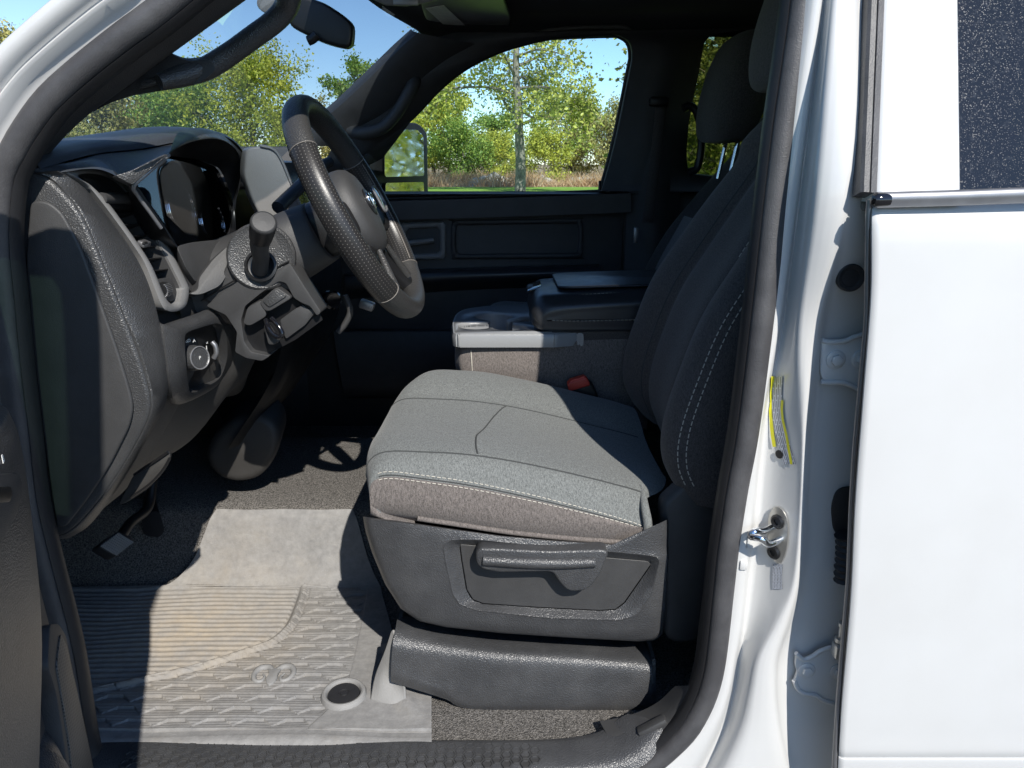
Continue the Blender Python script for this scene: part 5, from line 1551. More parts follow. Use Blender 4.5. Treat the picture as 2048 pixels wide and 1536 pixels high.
SEAT, GC, GB = make_seat(1.09, 0.0, 'driver_seat', 'grey cloth driver seat half in sunlight behind the steering wheel', True)
SEAT2, _, _ = make_seat(1.93, .135, 'passenger_seat', 'dark cloth passenger seat in shade beyond the armrest', False, tilt=.22, hx=.475, hz=.195, hs=1.22)

# side shield of the driver seat, with recessed pocket and lever
def polar_ring(name, outer, inner, mat, parent, yo, yi, c, m=140, extra=None):
    c = np.asarray(c, float)
    def hit(poly, ang):
        d = np.array([math.cos(ang), math.sin(ang)])
        best = 0
        n = len(poly)
        for i in range(n):
            p, q = np.asarray(poly[i], float) - c, np.asarray(poly[(i + 1) % n], float) - c
            e = q - p
            den = d[0] * e[1] - d[1] * e[0]
            if abs(den) < 1e-9: continue
            t = (p[0] * e[1] - p[1] * e[0]) / den
            s_ = (p[0] * d[1] - p[1] * d[0]) / den
            if t > 0 and -1e-6 <= s_ <= 1 + 1e-6: best = max(best, t)
        return c + d * best
    A, B = [], []
    for k in range(m):
        q = 2 * math.pi * k / m
        A.append(hit(outer, q)); B.append(hit(inner, q))
    rows_ = []
    for spec in extra:
        f_, Y_ = spec
        rows_.append([P(*(a_ * (1 - f_) + b_ * f_), Y_) for a_, b_ in zip(A, B)])
    G = np.stack([np.stack(r) for r in rows_])
    return mesh_obj(name, G.reshape(-1, 3), grid_faces(m, len(rows_), True), mat, parent, True, 50)
sh_o = [(726, 1032), (800, 1042), (900, 1057), (1000, 1071), (1100, 1080), (1240, 1089), (1306, 1093), (1319, 1072), (1330, 1030), (1337, 1040), (1337, 1120), (1332, 1220), (1325, 1268), (1312, 1280), (1280, 1283), (1150, 1276), (1000, 1266), (890, 1254), (838, 1242), (802, 1218), (770, 1168), (744, 1105), (730, 1060)]
ch_o = [(884, 1090), (902, 1078), (960, 1079), (1100, 1094), (1240, 1104), (1316, 1112), (1320, 1122), (1304, 1190), (1274, 1232), (1240, 1242), (1100, 1238), (950, 1222), (918, 1210), (904, 1190), (890, 1130)]
pk_o = [(918, 1088), (926, 1088), (1100, 1105), (1298, 1122), (1304, 1128), (1250, 1206), (1232, 1220), (1200, 1222), (1080, 1216), (965, 1208), (944, 1200), (932, 1180), (922, 1120)]
sc_c = (1105, 1156)
ss_ = empty('seat_side_shield', P(1100, 1160, 1.07), SEAT) if False else polar_ring('seat_side_shield', sh_o, ch_o, M['grain_side'], SEAT, 1.07, 1.07, sc_c, 160,
    [(0, 1.13), (-.0, 1.088), (.04, 1.074), (.12, 1.069), (.6, 1.067), (.9, 1.066), (1.0, 1.0655)])
polar_ring('shield_chamfer', ch_o, pk_o, M['grain_side'], SEAT, 1.07, 1.07, sc_c, 160, [(0, 1.0655), (.08, 1.0645), (.5, 1.0705), (.92, 1.0785), (1.0, 1.0795), (1.02, 1.083)])
pk_i = [(x + (1105 - x) * .012, y + (1156 - y) * .02) for x, y in pk_o]
plate('pocket_panel', PL(pk_i, 1.0785), (0, .004, 0), M['plastic'], SEAT, .0008, 1)
plate('pocket_back', PL([(x + (x - 1105) * .03, y + (y - 1156) * .05) for x, y in pk_o], 1.0845), (0, .003, 0), M['black'], SEAT, 0)
lev = [(952, 1104), (962, 1097), (1000, 1098), (1100, 1103), (1205, 1100), (1216, 1104), (1216, 1112), (1200, 1150), (1184, 1172), (1170, 1182), (1144, 1184), (1130, 1178), (1118, 1164), (1106, 1146), (1094, 1144), (1000, 1146), (966, 1140), (954, 1130), (951, 1116)]
plate('recline_lever', rpoly(PL(lev, 1.046), .005, 3), (0, .030, 0), M['grain_side'], SEAT, .0065, 4)
tube('lever_grip', PL([(966, 1120), (1040, 1124), (1120, 1126), (1190, 1124)], 1.046), [.0085, .0095, .0095, .0085], M['grain_side'], SEAT, m=30, n=12)
loft('lever_web', [[P(1118, 1150, 1.060), P(1150, 1152, 1.052), P(1196, 1140, 1.056)], [P(1124, 1166, 1.058), P(1152, 1174, 1.05), P(1184, 1164, 1.055)], [P(1140, 1180, 1.062), P(1156, 1181, 1.058), P(1170, 1178, 1.062)]], 14, 10, M['grain_side'], SEAT) if False else None
# dark recliner cover and seat frame
plate('recliner_cover', rpoly(PL([(1322, 1010), (1344, 990), (1390, 950), (1440, 940), (1462, 960), (1452, 1080), (1440, 1230), (1410, 1285), (1330, 1290)], 1.105), .03, 4), (0, .04, 0), M['plastic'], SEAT, .010, 3)
box('seat_frame', V(.02, 1.36, -.66), (.40, .46, .10), M['black'], SEAT, .02)
loft('seat_skirt', [[V(-.225, 1.10, -.545), V(-.20, 1.12, -.62), V(-.14, 1.13, -.70)], [V(-.255, 1.36, -.545), V(-.23, 1.36, -.62), V(-.16, 1.36, -.70)], [V(-.20, 1.62, -.55), V(-.18, 1.60, -.62), V(-.12, 1.58, -.70)]], 12, 12, M['black'], SEAT)
# pedestal cover on the floor
pd0 = [(792, 1252), (830, 1262), (900, 1276), (1000, 1288), (1150, 1298), (1290, 1308), (1300, 1316)]
pd1 = [(786, 1285), (830, 1295), (900, 1306), (1000, 1316), (1150, 1324), (1290, 1334), (1304, 1340)]
pd2 = [(783, 1320), (830, 1345), (880, 1360), (1000, 1366), (1150, 1370), (1290, 1374), (1305, 1376)]
pd3 = [(782, 1350), (830, 1365), (890, 1384), (945, 1404), (1150, 1408), (1290, 1408), (1305, 1407)]
loft('seat_pedestal_cover', [PL([(x + 4, y - 26) for x, y in pd0], 1.16), PL(pd0, 1.115), PL(pd1, 1.088), PL(pd2, 1.082), PL(pd3, 1.080), PL([(x, y + 14) for x, y in pd3], 1.085)], 60, 40, M['grain_side'], SEAT)
plate('pedestal_end', [P(1304, 1318, 1.10), P(1305, 1408, 1.082), V(.215, 1.5, -.9), V(.215, 1.5, -.72)], (.006, 0, 0), M['grain_side'], SEAT, 0)
plate('pedestal_end', [P(792, 1254, 1.118), P(783, 1345, 1.084), V(-.185, 1.5, -.9), V(-.185, 1.5, -.72)], (.006, 0, 0), M['grain_side'], SEAT, 0)

# ------------------------------------------------------------------ centre seat section: cup holders and folding armrest
CC = empty('centre_console', V(.05, 1.80, -.9), T)
tz = -.372
tr_o = [PZ(x, y, tz) for x, y in ((910, 672), (908, 650), (914, 632), (930, 622), (970, 616), (1068, 612), (1160, 612), (1160, 668), (1108, 672))]
tr_in = rpoly(tr_o, [.02, .03, .03, .03, .02, .02, .01, .01, .01], 4)
def ell(px, py, rx, ry, n=28, a0=0):
    c = PZ(px, py, tz)
    return [(c[0] + math.cos(q) * rx, c[1] + math.sin(q) * ry) for q in np.linspace(0, 2 * math.pi, n, endpoint=False)]
def union_hole():
    cs = [(-.085, 1.725, .040), (-.005, 1.715, .042), (-.045, 1.835, .047), (.045, 1.80, .030)]
    # outline of the joined round wells, traced by angle from their middle
    cx_, cy_ = -.028, 1.765
    out = []
    for k in range(160):
        q = 2 * math.pi * k / 160
        d0, d1 = math.cos(q), math.sin(q)
        best = .03
        for x, y, r_ in cs:
            ox, oy = cx_ - x, cy_ - y
            b_ = ox * d0 + oy * d1
            c_ = ox * ox + oy * oy - r_ * r_
            de = b_ * b_ - c_
            if de > 0: best = max(best, -b_ + math.sqrt(de))
        out.append((cx_ + d0 * best, cy_ + d1 * best))
    return out
uh = union_hole()
holed('cup_holder_tray', [[(p[0], p[1]) for p in tr_in], uh], lambda a_, b_: V(a_, b_, tz), M['tray'], CC, .010, 0)
# rounded front lip of the tray, wells under the holes
lipc = [p + np.array([0, 0, -.003]) for p in rpoly(tr_o, [.02, .03, .03, .03, .02, .02, .01, .01, .01], 6)]
tube('tray_rim', lipc, .0085, M['tray'], CC, m=160, n=10, closed=True, up=(0, 0, 1), prof=[(.9, -.4), (.9, .3), (.5, .9), (-.6, 1.0), (-2.2, .95), (-2.6, .6), (-2.6, -.6), (0, -.8)])
wl_ = np.array([[p[0], p[1], tz + CZ] for p in arc([(a_, b_, 0) for a_, b_ in uh], 120, True)])
W = np.stack([wl_, wl_ + np.array([0, 0, -.012]), wl_ + np.array([0, 0, -.055])])
mesh_obj('cup_well', W.reshape(-1, 3), grid_faces(120, 3, True) + [tuple(240 + k for k in range(120))], M['tray'], CC, True, 60)
# cloth covered body
fo = [(911, 692), (916, 698), (935, 700), (1000, 699), (1095, 697), (1180, 694), (1300, 690)]
fb = [(916, 752), (922, 765), (940, 771), (1000, 772), (1095, 773), (1180, 776), (1300, 780)]
fy_ = [1.74, 1.675, 1.655, 1.65, 1.65, 1.65, 1.65]
l0 = [P(x, y - 14, Y) for (x, y), Y in zip(fo, fy_)]
l1 = [P(x, y, Y - .002) for (x, y), Y in zip(fo, fy_)]
l2 = [P(x, (y + y2) / 2, Y - .006) for (x, y), (x2, y2), Y in zip(fo, fb, fy_)]
l3 = [P(x, y, Y) for (x, y), Y in zip(fb, fy_)]
l4 = [np.array([p[0], p[1] + .01, -.60 + CZ]) for p in l3]
bk0 = [[np.array([p[0] + .01, 1.97, p[2]])] + list(l) for l, p in ((l0, l0[0]), (l1, l1[0]), (l2, l2[0]), (l3, l3[0]), (l4, l4[0]))]
loft('console_body', bk0, 70, 30, M['fabric_side'], CC)
tube('body_seam', [P(942, 701, 1.650), P(944, 735, 1.645), P(946, 772, 1.652)], .0012, M['thread'], CC, m=20, n=5)
# armrest lid
ll = []
for y, zb_, zt_, xf in ((1.646, -.352, -.324, .078), (1.648, -.362, -.308, .060), (1.668, -.366, -.291, .048), (1.70, -.366, -.284, .042), (1.80, -.366, -.280, .038), (1.91, -.366, -.284, .044), (1.945, -.362, -.296, .056), (1.957, -.350, -.32, .08)):
    ll.append([V(.52, y, zb_), V(.3, y, zb_), V(xf + .03, y, zb_), V(xf + .004, y, (zb_ + zt_) / 2 - .012), V(xf, y, (zb_ + zt_) / 2 + .004), V(xf + .018, y, zt_ - .006), V(xf + .06, y, zt_ + .002), V(.25, y, zt_ + .010), V(.40, y, zt_ + .016), V(.52, y, zt_ + .016)])
for k_, y_ in ((0, 1.6455), (-1, 1.9575)):
    zm_ = [np.array([p[0], y_, p[2] * .12 + (-.338 + CZ) * .88]) for p in ll[k_]]
    ll = [zm_] + ll if k_ == 0 else ll + [zm_]
loft('armrest_lid', ll, 60, 40, M['vinyl'], CC)
pad = [V(.105, 1.71, -.2765), V(.13, 1.695, -.276), V(.3, 1.69, -.2695), V(.5, 1.69, -.264), V(.5, 1.91, -.262), V(.3, 1.91, -.268), V(.13, 1.91, -.274), V(.10, 1.895, -.275)]
plate('armrest_pad', rpoly(pad, .03, 4), (0, 0, .006), M['vinyl'], CC, .005, 3)
stitches('stitching', [V(x, 1.6448, z) for x, z in ((.09, -.338), (.15, -.339), (.25, -.337), (.4, -.333))], CC, r=.0009, dash=.006, gap=.003)
stitches('stitching', [V(x, 1.672, z) for x, z in ((.12, -.287), (.2, -.282), (.3, -.278), (.45, -.27))], CC, r=.0008, dash=.006, gap=.003)
lt = plate('armrest_latch', rpoly([V(.034, 1.76, -.296), V(.034, 1.86, -.296), V(.070, 1.86, -.283), V(.070, 1.76, -.283)], .012, 3), (0, 0, .004), M['gloss'], CC, .002)
box('latch_button', V(.046, 1.81, -.292), (.018, .05, .012), M['plastic'], CC, .004)
loft('console_side', [[V(.09, 1.652, -.352), V(.3, 1.652, -.35), V(.6, 1.652, -.34)], [V(.09, 1.652, -.41), V(.3, 1.652, -.41), V(.6, 1.652, -.40)]], 14, 4, M['fabric_back'], CC)
loft('seat_gap_filler', [[V(-.05, 1.64, -.54), V(.6, 1.64, -.54)], [V(-.05, 1.96, -.53), V(.6, 1.96, -.53)]], 4, 4, M['fabric_back'], CC)
loft('console_back', [[V(.30, 1.64, -.55), V(.36, 1.64, -.3), V(.44, 1.64, -.13)], [V(.30, 1.96, -.55), V(.36, 1.96, -.3), V(.44, 1.96, -.13)]], 14, 4, M['fabric_back'], CC)
# belt buckle
BB = empty('belt_buckle', P(1165, 790, 1.61), T)
ax = P(1152, 765, 1.61) - P(1205, 850, 1.62)
v_ = ax / np.linalg.norm(ax)
c1 = P(1158, 772, 1.60)
plate('buckle_case', rpoly(PL([(1134, 770), (1172, 757), (1186, 768), (1216, 838), (1196, 850), (1162, 842)], 1.602), .008, 3), (0, .026, 0), M['black'], BB, .005, 3)
plate('release_button', rpoly(PL([(1134, 767), (1173, 754), (1182, 771), (1138, 784)], 1.598), .006, 3), (0, .024, 0), M['red'], BB, .003, 3)
plate('red_tip', rpoly(PL([(1138, 762), (1170, 752), (1172, 757), (1140, 769)], 1.60), .003, 2), (0, .02, 0), M['red'], BB, .002)

# ------------------------------------------------------------------ rubber floor mat: relief moulded in the mesh
FZ = -.8985
ny, nx = 470, 600
prof_y = par(np.array([(.984, -.902), (.988, -.894), (1.0, -.890), (1.03, -.892), (1.2, -.897), (1.38, -.8985), (1.44, -.8985), (1.466, -.886), (1.492, -.845), (1.508, -.80), (1.520, -.765), (1.532, -.745)]), 400)
sl2 = np.concatenate([[0], np.cumsum(np.linalg.norm(np.diff(prof_y, axis=0), axis=1))])
qs = np.linspace(0, sl2[-1], ny)
PY = np.stack([np.interp(qs, sl2, prof_y[:, k]) for k in (0, 1)], 1)
ridge = np.array([PZ(x, y, FZ)[:2] for x, y in ((616, 1150), (602, 1200), (584, 1245), (564, 1268), (535, 1288), (470, 1312), (400, 1334), (320, 1354), (245, 1372), (150, 1392), (60, 1412))])
rd = arc(np.c_[ridge, np.zeros(len(ridge))], 300)[:, :2]
sm = np.array([PZ(x, y, FZ)[:2] for x, y in ((735, 1180), (722, 1255), (706, 1330), (690, 1385), (655, 1425), (618, 1462), (600, 1500))])
sm = sm[np.argsort(sm[:, 1])]
rng = np.random.default_rng(3)
VX = np.zeros((ny, nx, 3))
xmin = -1.0
dgrid = None
for j in range(ny):
    y, z0 = PY[j]
    xm = np.interp(y, [.98, 1.19, 1.205, 1.24, 1.3, 1.46, 1.54], [-.128, -.150, -.175, -.20, -.24, -.29, -.335])
    xs = np.linspace(xmin, xm, nx)
    if y > 1.456:                     # the folded up flap is shorter, with cut corners
        f_ = (y - 1.456) / .084
        xs = np.linspace(-.775 + .12 * f_ ** .7, xm - .03 * f_, nx)
    h = np.zeros(nx)
    # signed side of the ridge
    dd = np.sqrt((xs[:, None] - rd[None, :, 0]) ** 2 + (y - rd[None, :, 1]) ** 2)
    k = dd.argmin(1); dm = dd.min(1)
    tg = np.gradient(rd, axis=0)[k]
    side = (xs - rd[k, 0]) * tg[:, 1] - (y - rd[k, 1]) * tg[:, 0]
    infl = side > 0                   # the ribbed heel area
    sx = np.interp(y, sm[:, 1], sm[:, 0])
    wall = y > 1.456
    yy = y + .012 * np.clip((-.62 - xs) / .2, 0, 1) ** 2
    rib = np.clip(np.sin(yy / .0155 * 2 * math.pi) * 1.6, -.6, 1) * .0022
    edge_fade = np.clip((dm - .010) / .006, 0, 1)
    if not wall:
        h += np.where(infl, rib * edge_fade, 0)
        # trapezoid tread
        row = np.floor(y / .030)
        b_ = (y / .030) - row
        a_ = xs / .066 + .5 * (row % 2)
        ai = np.floor(a_); af = a_ - ai - .5
        jit = (np.sin(ai * 12.9898 + row * 78.233) * 43758.5453) % 1
        half = .47 - .24 * np.clip((b_ - .30) / .45, 0, 1)
        inside = (np.abs(af) < half) & (b_ > .12) & (b_ < .80)
        ramp_ = np.clip((b_ - .12) / .68, 0, 1)
        trap = np.where(inside, .0004 - ramp_ * .0050 * (.65 + .5 * jit), .0010) + np.sin(y / .0075 * 2 * math.pi) * .0004
        ok = (~infl) & (xs < sx) & (y > 1.018)
        h += np.where(ok, trap * np.clip((sx - xs) / .012, 0, 1), 0)
        h += np.where(xs > sx, .0012, 0) * (y > 1.018)
        h += np.where(y < 1.016, .0022, 0)
        h += .0060 * np.clip(1 - (dm / .0085) ** 2, 0, 1) - .0022 * np.clip(1 - np.abs(dm - .0115) / .004, 0, 1)
    # fold in the right tab
    fx_, fy_2 = -.215, 1.12
    h += .007 * np.exp(-(((xs + .185 + (y - 1.1) * .35) / .014) ** 2)) * np.clip((y - 1.03) / .05, 0, 1) * (y < 1.25)
    und = .0010 * np.sin(xs * 23 + y * 9) * np.sin(y * 31 - xs * 7) + .0004 * np.sin(xs * 61 + 1) * np.sin(y * 47)
    if y < 1.02: und = und + .0028 * np.sin(xs * 14 + .6) - .002
    zz = z0 + h + und
    yv = np.full(nx, y)
    if wall:
        yv = yv - (und + .0015 * np.sin(xs * 40)) * 1.2
        zz = z0 + und * .3
    VX[j, :, 0] = xs; VX[j, :, 1] = yv; VX[j, :, 2] = zz + CZ
FM = mesh_obj('floor_mat', VX.reshape(-1, 3), grid_faces(nx, ny), M['mat'], None, True, 40)
tag(FM, 'dusty grey rubber floor mat with ribs and moulded emblem before the driver seat', 'floor mat')
solid(FM, .004, -1)
# moulded emblem
ec2 = PZ(546, 1352, FZ + .004)
ram(ec2, np.array([1., .06, 0]), np.array([-.06, 1., 0]), np.array([0, 0, 1.]), .040, M['mat_plain'], tag(empty('moulded_emblem', ec2, FM)), .0048)
# eyelet with the retaining post
gc2 = PZ(688, 1392, FZ + .004)
ey_ = lathe('eyelet', gc2, (0, 0, 1), [(.0400, -.006), (.0395, .004), (.0370, .009), (.0340, .0105), (.0310, .0095), (.0285, .006), (.0280, .0)], M['mat_plain'], FM, 40)
RP = lathe('mat_retainer', gc2 + np.array([0, 0, -.004]), (0, 0, 1), [(.0282, -.004), (.0280, .008), (.0265, .0105), (.012, .0112), (.0095, .0108), (.009, .009), (.006, .009), (.0055, .0112), (.0001, .0114)], M['rubber_dark'], T, 36)
# upright tongue of rubber by the seat pedestal
tg_ = [[PZ(742, 1402, FZ + .002), P(752, 1352, 1.115), P(772, 1300, 1.112), P(785, 1262, 1.112)], [PZ(760, 1408, FZ + .002), P(768, 1352, 1.105), P(784, 1302, 1.105), P(790, 1262, 1.108)], [PZ(784, 1412, FZ + .002), P(790, 1365, 1.10), P(796, 1340, 1.095), P(794, 1300, 1.095)], [PZ(812, 1404, FZ + .004), P(812, 1380, 1.09), P(806, 1362, 1.09), P(798, 1345, 1.09)]]
loft('mat_tongue', tg_, 24, 20, M['mat_plain'], FM, thick=.003)

# ------------------------------------------------------------------ the open front door at the left
HX, HY = -.690, .900
dv = np.array([.387, -.922]); nv_ = np.array([.922, .387])
def D(q, n, z):
    p = np.array([HX, HY]) + dv * q + nv_ * n
    return V(p[0], p[1], z)
FD = empty('front_door', D(.5, 0, -1.0), T)
qs_ = (0.02, .3, .6, .9, 1.10)
loft('door_skin', [[D(q, -.05, -.03) for q in qs_], [D(q, -.07, -.2) for q in qs_], [D(q, -.075, -.55) for q in qs_], [D(q, -.06, -.9) for q in qs_], [D(q, -.03, -1.02) for q in qs_]], 20, 30, M['paint'], FD)
loft('door_edge_panel', [[D(1.10, -.05, -.03), D(1.10, -.075, -.5), D(1.10, -.03, -1.02)], [D(1.10, .05, -.03), D(1.10, .06, -.5), D(1.10, .05, -1.0)]], 20, 4, M['paint'], FD)
loft('door_edge_panel', [[D(.02, -.05, -.03), D(.02, -.075, -.5), D(.02, -.03, -1.02)], [D(.02, .03, -.03), D(.02, .03, -.5), D(.02, .03, -1.0)]], 20, 4, M['paint'], FD)
# inner trim
tq = (.03, .15, .4, .8, 1.10)
loft('trim_panel', [[D(q, -.04, -.03) for q in tq], [D(q, .035, -.035) for q in tq], [D(q, .05, -.07) for q in tq], [D(q, .045, -.2) for q in tq], [D(q, .045, -.5) for q in tq], [D(q, .055, -.75) for q in tq], [D(q, .055, -.95) for q in tq], [D(q, .02, -1.01) for q in tq]], 30, 40, M['trim'], FD)
arl = []
for q, s_ in ((.215, .1), (.24, .7), (.285, 1.0), (.45, 1.02), (.8, .95), (1.0, .9)):
    k = .045 + .066 * s_
    arl.append([D(q, .04, -.226), D(q, k * .88, -.228), D(q, k - .003, -.240), D(q, k, -.27), D(q, k - .002, -.33), D(q, k - .012, -.46), D(q, k - .035, -.60), D(q, .050, -.74)])
loft('armrest', arl, 40, 40, M['grain'], FD)
lpn = []
for q, s_ in ((.14, 0), (.19, .7), (.25, 1), (.6, 1), (1.0, 1)):
    k = .05 + .030 * s_
    lpn.append([D(q, .04, -.66), D(q, k, -.70), D(q, k + .006, -.82), D(q, k, -.94), D(q, .04, -.98)])
loft('map_pocket', lpn, 30, 24, M['grain_side'], FD)
# speaker panel beside the hinge
sp_o = [(100, 1248), (118, 1246), (132, 1268), (146, 1340), (164, 1420), (188, 1536), (192, 1580), (140, 1580), (128, 1480), (112, 1380), (96, 1330)]
def on_door(px, py, n):               # where the line of sight meets the plane at n on the door
    d = ray(px, py)
    base = np.array([HX, HY]) + nv_ * n
    nn = nv_
    t = (base @ nn) / (d[:2] @ nn)
    return d * t + O
plate('speaker_panel', rpoly([on_door(x, y, .070) for x, y in sp_o], .012, 3), tuple(np.array([-nv_[0], -nv_[1], 0]) * .02), M['trim'], FD, .004)
sg = [(122, 1266), (134, 1290), (147, 1350), (164, 1426), (187, 1536), (190, 1572), (148, 1572), (138, 1480), (124, 1390), (114, 1330)]
plate('speaker_grille', rpoly([on_door(x, y, .072) for x, y in sg], .008, 3), tuple(np.array([-nv_[0], -nv_[1], 0]) * .004), M['grille'], FD, .001)
# window switches
def on_arm(px, py, n=.137): return on_door(px, py, n)
sw = rpoly([on_arm(x, y, .114) for x, y in ((-30, 950), (36, 944), (46, 962), (42, 1010), (20, 1060), (0, 1090), (-30, 1100))], .01, 3)
plate('switch_panel', sw, tuple(np.array([-nv_[0], -nv_[1], 0]) * .006), M['plastic'], FD, .003)
plate('pull_recess', rpoly([on_arm(x, y, .1145) for x, y in ((-30, 975), (22, 972), (26, 984), (22, 1004), (-30, 1008))], .006, 3), tuple(np.array([-nv_[0], -nv_[1], 0]) * .003), M['black'], FD, .001)
plate('window_switch', rpoly([on_arm(x, y, .112) for x, y in ((-10, 912), (26, 912), (32, 920), (32, 932), (-10, 934))], .004, 3), tuple(np.array([-nv_[0], -nv_[1], 0]) * .02), M['gloss'], FD, .003)
text('switch_icon', 'B', on_arm(6, 918, .1132), (-.387, .922, 0), (0, 0, 1), .011, M['white_ink'], FD)
# window frame and green glass, leaning inwards with height
def fn(z): return .0 + .10 * max(0, z + .03) / .43
def DF(q, z, o=0):                    # unseen frame bent fuller in front, flatter behind, to place its shadow inside
    return D(q, fn(z) + o + (.045 - .085 * (q - .5) / .6) * max(0, z + .03) / .43, z)
fr = [DF(.06, -.03), DF(.15, .07), DF(.30, .205), DF(.44, .315), DF(.54, .37), DF(.66, .398), DF(.85, .41), DF(1.03, .405), DF(1.09, .37), DF(1.10, .2), DF(1.10, -.03)]
pr = [(1.1, -1), (1.1, 1), (-1.1, 1), (-1.1, -1)]
tube('window_frame', rpoly(fr, .03, 4, False), .019, M['paint'], FD, m=90, up=tuple(np.array([nv_[0], nv_[1], 0])), prof=[(1.0, -.95), (1.0, .95), (-1.0, .95), (-1.0, -.95)], angle=30)
tube('window_seal', [p + np.array([nv_[0], nv_[1], 0]) * .017 for p in rpoly(fr, .03, 4, False)], .010, M['rubber_dark'], FD, m=90, n=8)
plate('window_glass', [DF(.06, -.03), DF(.15, .07), DF(.30, .205), DF(.44, .315), DF(.54, .37), DF(.66, .398), DF(.85, .41), DF(1.03, .405), DF(1.10, .37), DF(1.10, -.03)], tuple(np.array([nv_[0], nv_[1], 0]) * .004), M['greenglass'], FD, 0)
# door mirror on the open door (outer side)
plate('door_mirror', rpoly([D(.16, -.10, .02), D(.16, -.32, .02), D(.16, -.32, .30), D(.16, -.10, .30)], .04, 4), tuple(np.array([-dv[0], -dv[1], 0]) * .07), M['black'], FD, .015, 3)

# ------------------------------------------------------------------ outside: ground, grass, trees
def sheet(name, x0, x1, y0, y1, z, mat, nx_=2, ny_=2, fn=None):
    xs, ys_ = np.linspace(x0, x1, nx_), np.linspace(y0, y1, ny_)
    v = [(x, y, z + (fn(x, y) if fn else 0)) for y in ys_ for x in xs]
    o = mesh_obj(name, v, grid_faces(nx_, ny_), mat)
    return tag(o, kind='structure')
sheet('ground', -600, 600, -400, 700, -.012, M['field'])
sheet('car_park', -60, 60, -60, 5.2, -.004, M['asphalt'])
sheet('lawn', -120, 120, 5.2, 53.5, 0.0, M['lawn'])
# pale sand heaps behind the lawn
def mound(x, y, w, d, h, seed):
    r = np.random.default_rng(seed)
    n = 26
    v = []
    for j in range(n):
        for i in range(n):
            a_, b_ = i / (n - 1) * 2 - 1, j / (n - 1) * 2 - 1
            k = max(0, 1 - a_ * a_) * max(0, 1 - b_ * b_)
            v.append((x + a_ * w, y + b_ * d, -.02 + h * k ** .7 * (1 + .25 * math.sin(a_ * 7 + seed) * math.cos(b_ * 5)) + .06 * k * r.random()))
    return mesh_obj('sand_mound', v, grid_faces(n, n), M['sand'])
m0 = P(985, 366, 57.5)
tag(mound(m0[0], 57.5, 1.9, 1.5, .75, 1), 'low pale sand mound with a rounded top left of the big tree trunk', 'mound', 'sand mounds')
m1 = P(1085, 364, 58.5)
tag(mound(m1[0], 58.5, 1.2, 1.4, .60, 2), 'pale sand mound just right of the big tree trunk', 'mound', 'sand mounds')
m2 = P(1165, 366, 60)
tag(mound(m2[0], 60, 3.0, 1.5, .55, 5), 'wide greyish sand mound under the right end of the window', 'mound', 'sand mounds')
# dry grass
r = np.random.default_rng(11)
gv, gf = [], []
def blade(x, y, h, lean, w):
    a_ = r.random() * math.pi
    dx, dy = math.cos(a_) * w, math.sin(a_) * w
    l = r.normal(0, lean, 2)
    b = len(gv)
    gv.extend([(x - dx, y - dy, -.02), (x + dx, y + dy, -.02), (x + dx * .4 + l[0], y + dy * .4 + l[1], h * .7), (x + l[0] * 1.6, y + l[1] * 1.6, h)])
    gf.append((b, b + 1, b + 2, b + 3))
for _ in range(3400):
    y = 54 + abs(r.normal(0, 1)) * 7
    x = r.uniform(-48, 30)
    if y > 82: continue
    clump = .5 + .5 * math.sin(x * .9 + math.sin(y * .6) * 2)
    if r.random() > .35 + .65 * clump: continue
    hh = (.45 + .65 * r.random()) * (.55 + .6 * clump)
    for _k in range(11):
        blade(x + r.normal(0, .22), y + r.normal(0, .22), hh * (.7 + .5 * r.random()), .20, .022 + .02 * r.random())
dg_ = mesh_obj('dry_grass', gv, gf, M['drygrass'], None, False)
tag(dg_, 'tall orange tan dry grass growing along the far edge of the lawn', 'grass', None, 'stuff')

